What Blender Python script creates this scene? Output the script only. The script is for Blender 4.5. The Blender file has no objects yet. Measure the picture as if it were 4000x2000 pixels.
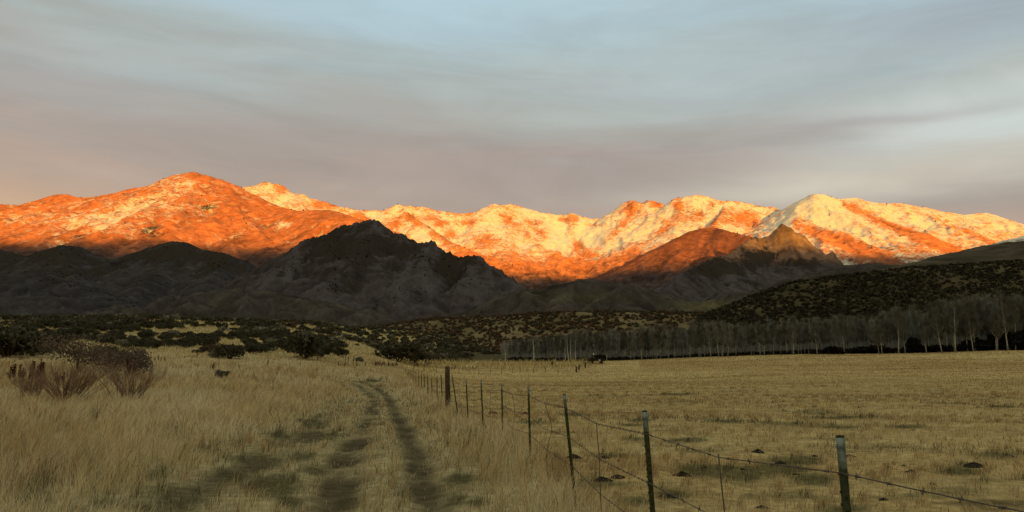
import bpy, math, random
import numpy as np
from mathutils import Vector, Matrix

# ------------------------------------------------------------------ camera, sky, sun, exposure
S = bpy.context.scene
COL = S.collection
FPX, CX, CY, HORIZON, CAMZ = 2900.0, 2000.0, 1000.0, 1447.0, 1.7
PITCH = math.atan((HORIZON - CY) / FPX)
cam_d = bpy.data.cameras.new('camera'); cam = bpy.data.objects.new('camera', cam_d); COL.objects.link(cam)
cam_d.sensor_width = 36; cam_d.lens = 36 * FPX / 4000; cam_d.clip_start = 0.1; cam_d.clip_end = 60000
cam.location = (0, 0, CAMZ); cam.rotation_euler = (math.pi / 2 + PITCH, 0, 0)
S.camera = cam
EXPO = 0.75
S.view_settings.view_transform = 'Standard'; S.view_settings.look = 'None'
S.view_settings.exposure = EXPO; S.view_settings.gamma = 1; S.view_settings.use_curve_mapping = False
S.cycles.max_bounces = 5; S.cycles.diffuse_bounces = 3; S.cycles.transparent_max_bounces = 4
SUN_AZ, SUN_EL = math.radians(13), math.radians(2.2)      # behind the camera, to the right
sun_dir = Vector((math.sin(SUN_AZ) * math.cos(SUN_EL), -math.cos(SUN_AZ) * math.cos(SUN_EL), math.sin(SUN_EL)))
sd = bpy.data.lights.new('sun', 'SUN'); sd.energy = 5.0; sd.angle = math.radians(0.5); sd.color = (1.0, 0.48, 0.035)
so = bpy.data.objects.new('sun', sd); COL.objects.link(so); so.location = (0, -50, 60)
so.rotation_euler = sun_dir.to_track_quat('Z', 'Y').to_euler()


def lin(r, g, b):
    return tuple(((c / 255 + 0.055) / 1.055) ** 2.4 if c > 10 else c / 255 / 12.92 for c in (r, g, b))


class NT:
    """small helper round a node tree"""
    def __init__(s, tree):
        s.t = tree; tree.nodes.clear()

    def n(s, typ, **kw):
        nd = s.t.nodes.new(typ)
        for k, v in kw.items():
            if k == 'ins':
                for i, val in v.items():
                    if isinstance(val, bpy.types.NodeSocket): s.t.links.new(val, nd.inputs[i])
                    else: nd.inputs[i].default_value = val
            else: setattr(nd, k, v)
        return nd

    def math(s, op, a, b=0.0, c=None, clamp=False):
        ins = {0: a, 1: b}
        if c is not None: ins[2] = c
        return s.n('ShaderNodeMath', operation=op, use_clamp=clamp, ins=ins).outputs[0]

    def mix(s, f, a, b, blend='MIX'):
        m = s.n('ShaderNodeMix', data_type='RGBA', blend_type=blend)
        for i, v in ((0, f), (6, a), (7, b)):
            if isinstance(v, bpy.types.NodeSocket): s.t.links.new(v, m.inputs[i])
            else: m.inputs[i].default_value = (*v, 1) if isinstance(v, tuple) and len(v) == 3 else v
        return m.outputs[2]

    def noise(s, vec, scale, detail=4, rough=0.55, dist=0.0):
        return s.n('ShaderNodeTexNoise', ins={'Vector': vec, 'Scale': scale, 'Detail': detail, 'Roughness': rough, 'Distortion': dist}).outputs[0]

    def remap(s, v, a, b, c=0.0, d=1.0):
        return s.n('ShaderNodeMapRange', interpolation_type='SMOOTHSTEP', ins={0: v, 1: a, 2: b, 3: c, 4: d}).outputs[0]

    def ramp(s, f, stops):
        r = s.n('ShaderNodeValToRGB', ins={0: f}); e = r.color_ramp.elements
        while len(e) < len(stops): e.new(0.5)
        for el, (p, c) in zip(e, stops): el.position = p; el.color = (*c, 1)
        return r.outputs[0]


def px_dir(px, py):
    u, v = (px - CX) / FPX, (CY - py) / FPX
    c, s_ = math.cos(PITCH), math.sin(PITCH)
    return u, c - v * s_, s_ + v * c


def px_azel(px, py):
    x, y, z = px_dir(px, py)
    return math.atan2(x, y), math.atan2(z, math.hypot(x, y))


world = bpy.data.worlds.new('World'); S.world = world; world.use_nodes = True
W = NT(world.node_tree)
SKY_STRENGTH = 0.1
dirv = W.n('ShaderNodeTexCoord').outputs['Generated']
sep = W.n('ShaderNodeSeparateXYZ', ins={0: dirv}).outputs
az = W.math('ARCTAN2', sep[0], sep[1])
el = W.math('ARCSINE', sep[2])
# high thin cloud sheet: streaks lie along a slightly tilted direction
tilt = W.math('ADD', el, W.math('MULTIPLY', W.math('SINE', az), 0.05))
cv = W.n('ShaderNodeCombineXYZ', ins={0: W.math('MULTIPLY', az, 1.7), 1: W.math('MULTIPLY', tilt, 9.0), 2: 0.37}).outputs[0]
warp = W.noise(cv, 0.8, 3, 0.5)
cv2 = W.n('ShaderNodeCombineXYZ', ins={0: W.math('MULTIPLY', az, 1.6), 1: W.math('ADD', W.math('MULTIPLY', tilt, 11.0), W.math('MULTIPLY', warp, 1.3)), 2: 1.9}).outputs[0]
streak = W.noise(cv2, 1.3, 5, 0.52, 0.25)
fine = W.noise(W.n('ShaderNodeCombineXYZ', ins={0: W.math('MULTIPLY', az, 3.0), 1: W.math('MULTIPLY', tilt, 30.0), 2: 5.1}).outputs[0], 2.0, 4, 0.55, 0.3)
R_ = math.radians
e2 = W.math('ADD', tilt, W.math('MULTIPLY', W.math('SUBTRACT', streak, 0.5), R_(12.5)))
e2 = W.math('ADD', e2, W.math('MULTIPLY', W.math('SUBTRACT', fine, 0.5), R_(3.6)))
tpos = W.math('DIVIDE', e2, R_(40))
cloud = W.ramp(tpos, [(0.0, lin(176, 144, 122)), (0.30, lin(177, 157, 144)), (0.37, lin(166, 152, 142)), (0.44, lin(164, 158, 150)),
                      (0.51, lin(167, 172, 167)), (0.57, lin(171, 183, 182)), (0.635, lin(173, 191, 195)), (0.72, lin(176, 199, 208))])


cv3 = W.n('ShaderNodeCombineXYZ', ins={0: W.math('MULTIPLY', az, 4.0), 1: W.math('ADD', W.math('MULTIPLY', tilt, 20.0), W.math('MULTIPLY', warp, 2.5)), 2: 8.3}).outputs[0]
tex = W.noise(cv3, 1.1, 7, 0.58, 0.5)
texb = W.remap(tex, 0.28, 0.72, 0.93, 1.06)


def glow(px, py, rx, ry, amt=1.0):
    a0, e0 = px_azel(px, py)
    dx = W.math('DIVIDE', W.math('SUBTRACT', az, a0), rx / FPX)
    dy = W.math('DIVIDE', W.math('SUBTRACT', W.math('ADD', el, W.math('MULTIPLY', W.math('SUBTRACT', streak, 0.5), R_(4))), e0), ry / FPX)
    q = W.math('ADD', W.math('MULTIPLY', dx, dx), W.math('MULTIPLY', dy, dy))
    return W.math('MULTIPLY', W.math('EXPONENT', W.math('MULTIPLY', q, -1.0)), amt)


cloud = W.mix(glow(0, 770, 480, 110, 0.7), cloud, lin(204, 168, 136))
cloud = W.mix(glow(3950, 450, 680, 140, 0.95), cloud, lin(210, 220, 216))
cloud = W.mix(glow(3300, 690, 800, 60, 0.9), cloud, lin(206, 197, 180))
cloud = W.mix(glow(3950, 690, 420, 50, 0.5), cloud, lin(170, 155, 146))
cloud = W.mix(glow(3350, 500, 560, 34, 0.6), cloud, lin(158, 151, 149))
cloud = W.mix(glow(2150, 650, 1000, 100, 0.7), cloud, lin(164, 147, 139))
cloud = W.mix(glow(2700, 380, 900, 120, 0.6), cloud, lin(176, 184, 184))
cloud = W.mix(glow(200, 330, 500, 130, 0.5), cloud, lin(172, 176, 177))
cloud = W.mix(glow(620, 250, 300, 65, 0.6), cloud, lin(178, 192, 194))
cloud = W.mix(glow(2150, 470, 420, 60, 0.6), cloud, lin(180, 188, 181))
cloud = W.mix(glow(3000, 250, 500, 60, 0.5), cloud, lin(178, 192, 194))
cloud = W.mix(glow(900, 560, 700, 60, 0.45), cloud, lin(160, 150, 142))
cloud = W.mix(glow(3900, 20, 700, 120, 0.55), cloud, lin(150, 160, 172))
cloud = W.mix(glow(1250, 50, 800, 100, 0.6), cloud, lin(172, 196, 208))
cloud = W.mix(glow(1100, 400, 900, 150, 0.5), cloud, lin(163, 157, 151))
cloud = W.n('ShaderNodeVectorMath', operation='SCALE', ins={0: cloud, 'Scale': texb}).outputs[0]
# the afterglow side of the sky, behind the camera
back = W.remap(sep[1], 0.25, -0.75)
low = W.remap(el, R_(50), R_(4))
cloud = W.mix(W.math('MULTIPLY', back, low), cloud, (0.78, 0.52, 0.13))
zen = W.remap(el, R_(31), R_(65))  # overhead sky, out of frame, brightened to add light on the grass
cloud = W.mix(zen, cloud, (0.84, 0.83, 0.60))
gain = 1.12 / (SKY_STRENGTH * 2 ** EXPO)
cl = W.n('ShaderNodeVectorMath', operation='SCALE', ins={0: cloud, 'Scale': gain}).outputs[0]
sky = W.n('ShaderNodeTexSky', sky_type='NISHITA', sun_disc=False, sun_elevation=SUN_EL, sun_rotation=math.pi - SUN_AZ)
out = W.mix(0.9, sky.outputs[0], cl)
bg = W.n('ShaderNodeBackground', ins={0: out, 1: SKY_STRENGTH})
W.n('ShaderNodeOutputWorld', ins={0: bg.outputs[0]})

# ------------------------------------------------------------------ helpers
rng = np.random.default_rng(11); random.seed(11)


def at(px, py, d):
    x, y, z = px_dir(px, py)
    return np.array((x / y * d, d, CAMZ + z / y * d))


def proj(x, y, z):
    c, s_ = math.cos(PITCH), math.sin(PITCH)
    zz = z - CAMZ
    dep = y * c + zz * s_
    return CX + FPX * x / dep, CY - FPX * (-y * s_ + zz * c) / dep


def sstep(a, b, x):
    t = np.clip((x - a) / (b - a), 0, 1); return t * t * (3 - 2 * t)


def perlin(x, y, seed=0):
    xi, yi = np.floor(x).astype(np.int64), np.floor(y).astype(np.int64)
    xf, yf = x - xi, y - yi
    def grad(ix, iy, dx, dy):
        h = (ix * 374761393 + iy * 668265263 + seed * 974634571) & 0xffffffff
        h = ((h ^ (h >> 13)) * 1274126177) & 0xffffffff
        a = (h ^ (h >> 16)) * (2 * math.pi / 4294967296.0)
        return np.cos(a) * dx + np.sin(a) * dy
    u = xf * xf * xf * (xf * (xf * 6 - 15) + 10); v = yf * yf * yf * (yf * (yf * 6 - 15) + 10)
    a = grad(xi, yi, xf, yf); b = grad(xi + 1, yi, xf - 1, yf)
    c = grad(xi, yi + 1, xf, yf - 1); d = grad(xi + 1, yi + 1, xf - 1, yf - 1)
    return (a + (b - a) * u) * (1 - v) + (c + (d - c) * u) * v


def fbm(x, y, oct=5, seed=0, gain=0.5, ridged=False):
    s = 0; amp = 1; tot = 0
    for i in range(oct):
        n = perlin(x + 17.3 * i, y - 9.1 * i, seed + i)
        if ridged: n = 0.5 - np.abs(n) * 1.6
        s = s + n * amp; tot += amp; amp *= gain; x = x * 2.03; y = y * 2.03
    return s / tot


def mesh_from(name, verts, faces_flat, loop_tot, smooth=False):
    me = bpy.data.meshes.new(name)
    nv, nl, nf = len(verts), len(faces_flat), len(loop_tot)
    me.vertices.add(nv); me.vertices.foreach_set('co', np.asarray(verts, np.float32).ravel())
    me.loops.add(nl); me.loops.foreach_set('vertex_index', np.asarray(faces_flat, np.int32))
    me.polygons.add(nf)
    st = np.zeros(nf, np.int32); st[1:] = np.cumsum(loop_tot)[:-1]
    me.polygons.foreach_set('loop_start', st)
    try: me.polygons.foreach_set('loop_total', np.asarray(loop_tot, np.int32))
    except Exception: pass
    if smooth: me.polygons.foreach_set('use_smooth', np.ones(nf, bool))
    me.update(calc_edges=True)
    return me


def set_col(me, name, arr):
    a = me.attributes.new(name, 'FLOAT_COLOR', 'POINT')
    buf = np.ones((len(arr), 4), np.float32); buf[:, :3] = arr
    a.data.foreach_set('color', buf.ravel())


def set_f(me, name, arr):
    a = me.attributes.new(name, 'FLOAT', 'POINT'); a.data.foreach_set('value', np.asarray(arr, np.float32))


def tag(o, label=None, cat=None, group=None, kind=None):
    if label: o['label'] = label
    if cat: o['category'] = cat
    if group: o['group'] = group
    if kind: o['kind'] = kind
    return o


def link(name, me, mat=None, parent=None):
    o = bpy.data.objects.new(name, me); COL.objects.link(o)
    if mat and not me.materials: me.materials.append(mat)
    if parent: o.parent = parent
    return o


def empty(name, loc=(0, 0, 0), rz=0.0):
    o = bpy.data.objects.new(name, None); COL.objects.link(o); o.location = loc; o.rotation_euler = (0, 0, rz)
    o.empty_display_size = 0.2
    return o


def copy_tree(o, parent=None):
    c = o.copy(); COL.objects.link(c); c.parent = parent
    for ch in list(o.children): copy_tree(ch, c)
    return c


def mat_new(name):
    m = bpy.data.materials.new(name); m.use_nodes = True
    return m, NT(m.node_tree)


def mat_simple(name, c1, c2, scale=3.0, rough=0.85, bump=0.0, detail=5, attr=None, transl=0.0):
    m, N = mat_new(name)
    co = N.n('ShaderNodeTexCoord').outputs['Object']
    nz = N.noise(co, scale, detail)
    c = N.mix(N.remap(nz, 0.3, 0.7), c1, c2)
    if attr:
        c = N.mix(1.0, N.n('ShaderNodeAttribute', attribute_name=attr).outputs[0], c, 'MULTIPLY')
    b = N.n('ShaderNodeBsdfPrincipled', ins={'Base Color': c, 'Roughness': rough, 'Specular IOR Level': 0.06})
    if bump:
        N.t.links.new(N.n('ShaderNodeBump', ins={'Strength': bump, 'Height': nz}).outputs[0], b.inputs['Normal'])
    res = b.outputs[0]
    if transl:
        t = N.n('ShaderNodeBsdfTranslucent', ins={0: c})
        res = N.n('ShaderNodeMixShader', ins={0: transl, 1: b.outputs[0], 2: t.outputs[0]}).outputs[0]
    N.n('ShaderNodeOutputMaterial', ins={0: res})
    return m


class MB:
    """collects tubes, boxes and quads, then links them as one mesh object"""
    def __init__(s): s.v = []; s.f = []

    def tube(s, pts, radii, n=6, cap=True):
        pts = [Vector(p) for p in pts]
        base = len(s.v)
        for i, p in enumerate(pts):
            d = (pts[min(i + 1, len(pts) - 1)] - pts[max(i - 1, 0)])
            d = d.normalized() if d.length > 1e-9 else Vector((0, 0, 1))
            a = d.cross(Vector((0, 0, 1)) if abs(d.z) < 0.9 else Vector((1, 0, 0))).normalized(); b = d.cross(a)
            for k in range(n):
                t = 2 * math.pi * k / n
                s.v.append(tuple(p + (a * math.cos(t) + b * math.sin(t)) * radii[i]))
        for i in range(len(pts) - 1):
            for k in range(n):
                k2 = (k + 1) % n
                s.f.append((base + i * n + k, base + i * n + k2, base + (i + 1) * n + k2, base + (i + 1) * n + k))
        if cap and n > 2:
            s.f.append(tuple(base + k for k in range(n))[::-1])
            s.f.append(tuple(base + (len(pts) - 1) * n + k for k in range(n)))

    def box(s, c, size, rot=None):
        b = len(s.v); R = rot or Matrix.Identity(3)
        for dz in (-.5, .5):
            for dx, dy in ((-.5, -.5), (.5, -.5), (.5, .5), (-.5, .5)):
                s.v.append(tuple(Vector(c) + R @ Vector((dx * size[0], dy * size[1], dz * size[2]))))
        s.f += [tuple(b + i for i in q) for q in ((3, 2, 1, 0), (4, 5, 6, 7), (0, 1, 5, 4), (1, 2, 6, 5), (2, 3, 7, 6), (3, 0, 4, 7))]

    def mesh(s, name, smooth=False):
        flat = [i for f in s.f for i in f]
        return mesh_from(name, np.array(s.v), flat, [len(f) for f in s.f], smooth)

    def build(s, name, mat, parent=None, smooth=False):
        return link(name, s.mesh(name, smooth), mat, parent)


def grid_faces(nr, nc):
    i = np.arange((nr - 1) * (nc - 1)); r, c = i // (nc - 1), i % (nc - 1)
    a = r * nc + c
    return np.stack([a, a + 1, a + nc + 1, a + nc], 1)


# ------------------------------------------------------------------ near ground: valley field, sage slope, pasture
COLS = {
    -700: [(40, 1570), (50, 1490), (60, 1440), (70, 1400), (95, 1340), (130, 1280), (165, 1250), (185, 1243), (215, 1246), (260, 1275), (430, 1330)],
    0: [(40, 1570), (50, 1490), (60, 1440), (70, 1400), (95, 1340), (130, 1280), (165, 1252), (185, 1247), (215, 1250), (260, 1275), (430, 1330)],
    600: [(40, 1570), (50, 1505), (62, 1445), (72, 1408), (95, 1348), (130, 1287), (165, 1250), (185, 1243), (215, 1246), (260, 1272), (430, 1330)],
    1200: [(45, 1556), (60, 1505), (75, 1445), (85, 1410), (110, 1362), (150, 1312), (200, 1274), (235, 1260), (265, 1261), (330, 1280), (430, 1330)],
    1600: [(45, 1556), (60, 1522), (80, 1492), (110, 1472), (130, 1450), (150, 1430), (170, 1412), (205, 1378), (250, 1330), (300, 1296), (340, 1285), (430, 1325)],
    2000: [(60, 1529), (100, 1488), (130, 1462), (150, 1446), (180, 1416), (200, 1408), (260, 1400), (430, 1395)],
    2400: [(60, 1529), (100, 1488), (130, 1456), (150, 1437), (175, 1413), (190, 1408), (230, 1404), (430, 1398)],
    3000: [(60, 1527), (100, 1476), (130, 1438), (160, 1402), (178, 1389), (200, 1385), (260, 1383), (430, 1392)],
    4000: [(60, 1522), (100, 1462), (130, 1421), (160, 1381), (176, 1368), (200, 1363), (260, 1360), (430, 1385)],
    4700: [(60, 1520), (100, 1455), (130, 1412), (160, 1376), (176, 1365), (200, 1360), (260, 1358), (430, 1385)],
}
RG = np.exp(np.linspace(math.log(1.0), math.log(520), 260))
_phi, _zt = [], []
for px in sorted(COLS):
    ph = math.atan2(px_dir(px, HORIZON)[0], px_dir(px, HORIZON)[1]); _phi.append(ph)
    prof = [(0, 0.0), (30, 0.0)] + [(d, at(px, py, d)[2]) for d, py in COLS[px]]
    rr = np.array([d / math.cos(ph) for d, _ in prof]); zz = np.array([z for _, z in prof])
    fine_r = np.linspace(0, 520, 1041); zf = np.interp(fine_r, rr, zz)
    k = np.hanning(27); k /= k.sum()
    zf = np.convolve(np.pad(zf, 13, mode='edge'), k, 'valid')
    _zt.append(np.interp(RG, fine_r, zf))
_phi = np.array(_phi); _zt = np.array(_zt)
PH = np.radians(np.arange(-75, 75.01, 0.5))
ZT = np.empty((len(PH), len(RG)))
for j in range(len(RG)): ZT[:, j] = np.interp(PH, _phi, _zt[:, j])
kk = np.hanning(13); kk /= kk.sum()
for j in range(len(RG)): ZT[:, j] = np.convolve(np.pad(ZT[:, j], 6, mode='edge'), kk, 'valid')


def gz(x, y):
    """height of the near ground"""
    x = np.asarray(x, float); y = np.asarray(y, float)
    r = np.clip(np.hypot(x, y), 1.0, 519); ph = np.clip(np.arctan2(x, y), PH[0], PH[-1])
    fi = (ph - PH[0]) / (PH[1] - PH[0]); i = np.clip(fi.astype(int), 0, len(PH) - 2); fi = fi - i
    fj = np.log(r) / math.log(520) * (len(RG) - 1); j = np.clip(fj.astype(int), 0, len(RG) - 2); fj = fj - j
    z = (ZT[i, j] * (1 - fi) + ZT[i + 1, j] * fi) * (1 - fj) + (ZT[i, j + 1] * (1 - fi) + ZT[i + 1, j + 1] * fi) * fj
    z = z * sstep(75, 50, np.degrees(np.abs(np.arctan2(x, y))))
    z = z + 0.10 * fbm(x / 6, y / 6, 3, 5) * sstep(4, 12, r) + 0.5 * fbm(x / 40, y / 40, 2, 8) * sstep(40, 120, r)
    return z


def ground_at(px, py, dmax=420):
    """where the line of sight through a pixel meets the near ground"""
    x, y, z = px_dir(px, py)
    d = np.exp(np.linspace(math.log(3), math.log(dmax), 900))
    zr = CAMZ + z / y * d
    hit = np.nonzero(zr < gz(x / y * d, d))[0]
    dd = d[hit[0]] if len(hit) else dmax
    return np.array((x / y * dd, dd, float(gz(x / y * dd, dd))))


def polydist(x, y, pts):
    best = np.full(x.shape, 1e9)
    for (ax, ay), (bx, by) in zip(pts[:-1], pts[1:]):
        dx, dy = bx - ax, by - ay
        t = np.clip(((x - ax) * dx + (y - ay) * dy) / (dx * dx + dy * dy + 1e-9), 0, 1)
        best = np.minimum(best, np.hypot(x - ax - t * dx, y - ay - t * dy))
    return best


def gpoly(pix): return [tuple(ground_at(*p)[:2]) for p in pix]


RUT_R = gpoly([(1760, 2200), (1690, 1990), (1655, 1870), (1622, 1770), (1590, 1700), (1562, 1645), (1540, 1605), (1530, 1580), (1510, 1545), (1472, 1512), (1420, 1494), (1375, 1487)])
RUT_L = gpoly([(1230, 2200), (1275, 1990), (1320, 1880), (1372, 1770), (1420, 1695), (1438, 1640), (1450, 1605), (1465, 1570), (1455, 1543), (1420, 1517), (1385, 1498), (1340, 1490)])
RUT_3 = gpoly([(1385, 1555), (1340, 1585), (1300, 1612), (1240, 1650), (1150, 1720), (1010, 1800), (850, 1890), (700, 1970)])
DARKPATCH = [(1010, 1800, 110, 45), (700, 1950, 160, 60), (1220, 1650, 60, 25), (1240, 1700, 90, 25), (420, 1970, 60, 30), (1330, 1790, 60, 25), (1340, 1940, 70, 60), (1060, 1880, 120, 35),
             (2830, 1645, 110, 9), (3300, 1632, 170, 8), (3540, 1668, 90, 8), (2500, 1642, 60, 8), (3280, 1668, 90, 9), (2680, 1722, 90, 12), (2500, 1715, 60, 10), (2900, 1850, 170, 40),
             (3120, 1800, 130, 30), (2470, 1660, 60, 7), (2080, 1650, 80, 9), (2150, 1790, 70, 14), (3880, 1780, 120, 22), (3750, 1840, 100, 25), (2240, 1620, 60, 7), (3180, 1870, 120, 30),
             (2640, 1540, 90, 5), (3900, 1590, 80, 6), (2400, 1780, 90, 12), (2620, 1930, 80, 30), (1800, 1870, 70, 25), (1450, 1490, 60, 6), (1780, 1945, 60, 30), (2330, 1880, 90, 18), (1100, 1700, 60, 18), (2760, 1842, 130, 34), (3050, 1832, 150, 32), (2350, 1892, 120, 18), (3300, 1990, 120, 25), (2480, 1960, 80, 25), (1090, 1900, 90, 50), (900, 1850, 90, 28), (1180, 1780, 60, 24), (120, 1960, 110, 40), (330, 1850, 60, 20), (600, 1860, 70, 22), (60, 1860, 60, 16), (820, 1760, 50, 14), (560, 1980, 70, 30), (1860, 1960, 50, 25), (1230, 1830, 70, 22), (1130, 1960, 60, 30)]
# T-posts of the near fence: top pixel, base pixel, distance, kind
POSTS = [(3281, 1700, 3312, 3.5, 'steel'), (2518, 1603, 2560, 5.6, 'steel'), (2204, 1538, 2247, 9.6, 'steel'), (2064, 1508, 2072, 14.0, 'steel'), (1960, 1498, 1965, 18.9, 'steel'),
         (1879, 1484, 1890, 20.8, 'steel'), (1821, 1484, 1831, 23.5, 'steel'), (1765, 1461, 1794, 27.0, 'steel'), (1757, 1487, 1757, 31.5, 'steel'), (1748, 1431, 1751, 32.9, 'wood'),
         (1723, 1465, 1730, 38.5, 'steel'), (1707, 1470, 1709, 42, 'steel'), (1685, 1476, 1691, 45, 'steel'), (1670, 1465, 1674, 47.5, 'steel'), (1656, 1457, 1661, 51, 'steel'),
         (1646, 1450, 1649, 56, 'steel'), (1635, 1450, 1638, 61, 'steel'), (1624, 1446, 1627, 66, 'steel'), (1616, 1444, 1618, 71, 'steel'), (1609, 1443, 1611, 77, 'steel'),
         (1602, 1442, 1604, 83, 'steel'), (1596, 1442, 1597, 90, 'steel'), (1590, 1441, 1591, 97, 'steel'), (1584, 1440, 1585, 105, 'steel'), (1578, 1438, 1579, 113, 'steel'), (1572, 1436, 1573, 121, 'steel'), (1566, 1434, 1567, 129, 'steel')]
fx = np.array([at(p[2], 1447, p[3])[0] for p in POSTS] + [2.9, -24.0]); fy = np.array([p[3] for p in POSTS] + [0.8, 155.0])
o_ = np.argsort(fy); fx, fy = fx[o_], fy[o_]


def fence_side(x, y): return x - np.interp(y, fy, fx)      # positive: pasture


def masks(x, y):
    """what grows where: rut depth, green-dark patches, pasture, tall grass"""
    z = gz(x, y); px, py = proj(x, np.maximum(y, 0.5), z)
    jit = 0.35 * fbm(x / 0.9, y / 0.9, 3, 21)
    rr = np.exp(-((polydist(x, y, RUT_R) + jit * .5) / (0.30 + .002 * y)) ** 2); rl = np.exp(-((polydist(x, y, RUT_L) + jit * .7) / (0.38 + .001 * y)) ** 2)
    r3 = np.exp(-((polydist(x, y, RUT_3) + jit * 1.5) / 0.60) ** 2)
    brk = np.clip(0.72 + 2.4 * fbm(x / 1.5, y / 2.2, 4, 61), .42, 1.1)
    rut = np.clip(1.1 * np.maximum(np.maximum(rr * (.55 + .45 * brk), rl * brk), r3 * 0.75 * brk), 0, 1)
    track = np.exp(-(np.minimum(polydist(x, y, RUT_R), polydist(x, y, RUT_L)) / (0.95 + .012 * np.clip(y, 0, 90))) ** 2)
    track = np.maximum(track, 0.75 * np.exp(-((polydist(x, y, RUT_3) + jit) / 1.5) ** 2))
    track = np.maximum(track, 0.85 * sstep(-0.3, 0.5, x - np.interp(y, [q[1] for q in RUT_3[::-1]], [q[0] for q in RUT_3[::-1]])) * sstep(.3, -.3, x - np.interp(y, [q[1] for q in RUT_R], [q[0] for q in RUT_R])) * sstep(30, 20, y))
    n = fbm(x / 1.3, y / 1.3, 4, 31)
    dark = np.zeros_like(x)
    for a, b, ra, rb in DARKPATCH:
        q = ((px - a) / ra) ** 2 + ((py - b) / rb) ** 2
        dark = np.maximum(dark, np.exp(-q))
    dark = np.clip(dark * 1.7 + n * 1.6 - 0.35, 0, 1)
    dark = np.maximum(dark, sstep(0.12, 0.34, fbm(x / 2.6 + 3, y / 1.4, 4, 77)) * 0.7 * sstep(70, 25, y))
    past = sstep(-0.1, 0.35, fence_side(x, y))
    dark = np.maximum(dark, past * sstep(0.08, 0.30, fbm(x / 5 + 9, y / 3.2, 5, 79)) * 0.65 * sstep(110, 40, y))
    return rut, track, dark, past, n, px, py


SOIL = np.array((0.078, 0.064, 0.040)); GREEN = np.array((0.070, 0.066, 0.032)); STRAW = np.array((0.50, 0.415, 0.235)); GOLD = np.array((0.42, 0.315, 0.150))
PALE = np.array((0.55, 0.475, 0.31)); BROWN = np.array((0.25, 0.16, 0.078)); PAST = np.array((0.48, 0.375, 0.185)); PASTB = np.array((0.29, 0.19, 0.085))
# ground sheet: dense in front, coarse behind the camera
pf = np.radians(np.linspace(-46, 46, 560)); pb = np.radians(np.linspace(52, 308, 44))
gphi = np.concatenate([pf, pb, [pf[0] + 2 * math.pi]])
gr = np.exp(np.linspace(math.log(0.6), math.log(430), 430))
Pg, Rg = np.meshgrid(gphi, gr)
gx, gy = (np.sin(Pg) * Rg).ravel(), (np.cos(Pg) * Rg).ravel()
g_z = gz(gx, gy)
rut, track, dark, past, nn, gpx, gpy = masks(gx, gy)
rr_ = np.hypot(gx, gy)
g_z = g_z - 0.10 * rut * (gy > 0)
big = fbm(gx / 14, gy / 5, 4, 91)
gc = STRAW * 0.62 + (PAST * 0.72 - STRAW * 0.62) * past[:, None]
gc = gc * (1 + 0.45 * nn + 0.35 * big)[:, None]
far_t = sstep(70, 130, rr_)[:, None]
gc = gc * (1 + 0.25 * far_t)
brownband = np.clip(sstep(0.02, 0.3, fbm(gx / 30, gy / 9, 4, 17)) + 0.8 * np.exp(-((gpy - 1425) / 22) ** 2) * (gpx > 2500), 0, 1) * past
gc = gc + (PASTB - gc) * (0.75 * brownband)[:, None]
bare_g = sstep(.16, .34, fbm(gx / 3.1, gy / 1.5, 4, 231)) * sstep(80, 30, rr_) * past
gc = gc + (np.array((0.12, 0.095, 0.05)) - gc) * (bare_g * .9)[:, None]
gc = gc + (GREEN - gc) * (dark * 0.85)[:, None]
gc = gc + (SOIL - gc) * (np.clip(rut * 1.1, 0, 1) * (gy > 0))[:, None]
sage_t = sstep(1500, 1900, gpx) * sstep(150, 200, rr_)
gc = gc + (np.array((0.07, 0.06, 0.035)) - gc) * (sage_t * (1 - past) + past * sstep(182, 190, gy))[:, None]
slope = sstep(75, 110, rr_) * (1 - past)
gc = gc + (np.array((0.33, 0.275, 0.125)) * (1 + 0.9 * nn)[:, None] - gc) * (slope * 0.8)[:, None]
gme = mesh_from('ground', np.stack([gx, gy, g_z], 1), grid_faces(len(gr), len(gphi)).ravel(), np.full((len(gr) - 1) * (len(gphi) - 1), 4), True)
set_col(gme, 'tint', np.clip(gc, 0.01, 1))
m, N = mat_new('dry_field')
co = N.n('ShaderNodeTexCoord').outputs['Object']
n1 = N.noise(co, 5.0, 6, 0.65); n2 = N.noise(co, 0.7, 5, 0.6)
c = N.mix(1.0, N.n('ShaderNodeAttribute', attribute_name='tint').outputs[0], N.ramp(n1, [(0.3, (0.55, 0.52, 0.48)), (0.7, (1.35, 1.35, 1.3))]), 'MULTIPLY')
c = N.mix(1.0, c, N.ramp(n2, [(0.3, (0.78, 0.76, 0.72)), (0.7, (1.2, 1.2, 1.2))]), 'MULTIPLY')
b = N.n('ShaderNodeBsdfPrincipled', ins={'Base Color': c, 'Roughness': 0.95, 'Specular IOR Level': 0.0, 'Normal': N.n('ShaderNodeBump', ins={'Strength': 0.6, 'Distance': 0.15, 'Height': n1}).outputs[0]})
N.n('ShaderNodeOutputMaterial', ins={0: b.outputs[0]})
tag(link('ground', gme, m), kind='structure')

# ------------------------------------------------------------------ hills and mountains: a network of ridges
#  name, group, steepness, toe exponent, crest rounding, [(px, py, km)]
def interp_d(pts):
    known = [(i, p[2]) for i, p in enumerate(pts) if len(p) > 2]
    return [(p[0], p[1], float(np.interp(i, [k[0] for k in known], [k[1] for k in known]))) for i, p in enumerate(pts)]


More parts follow.
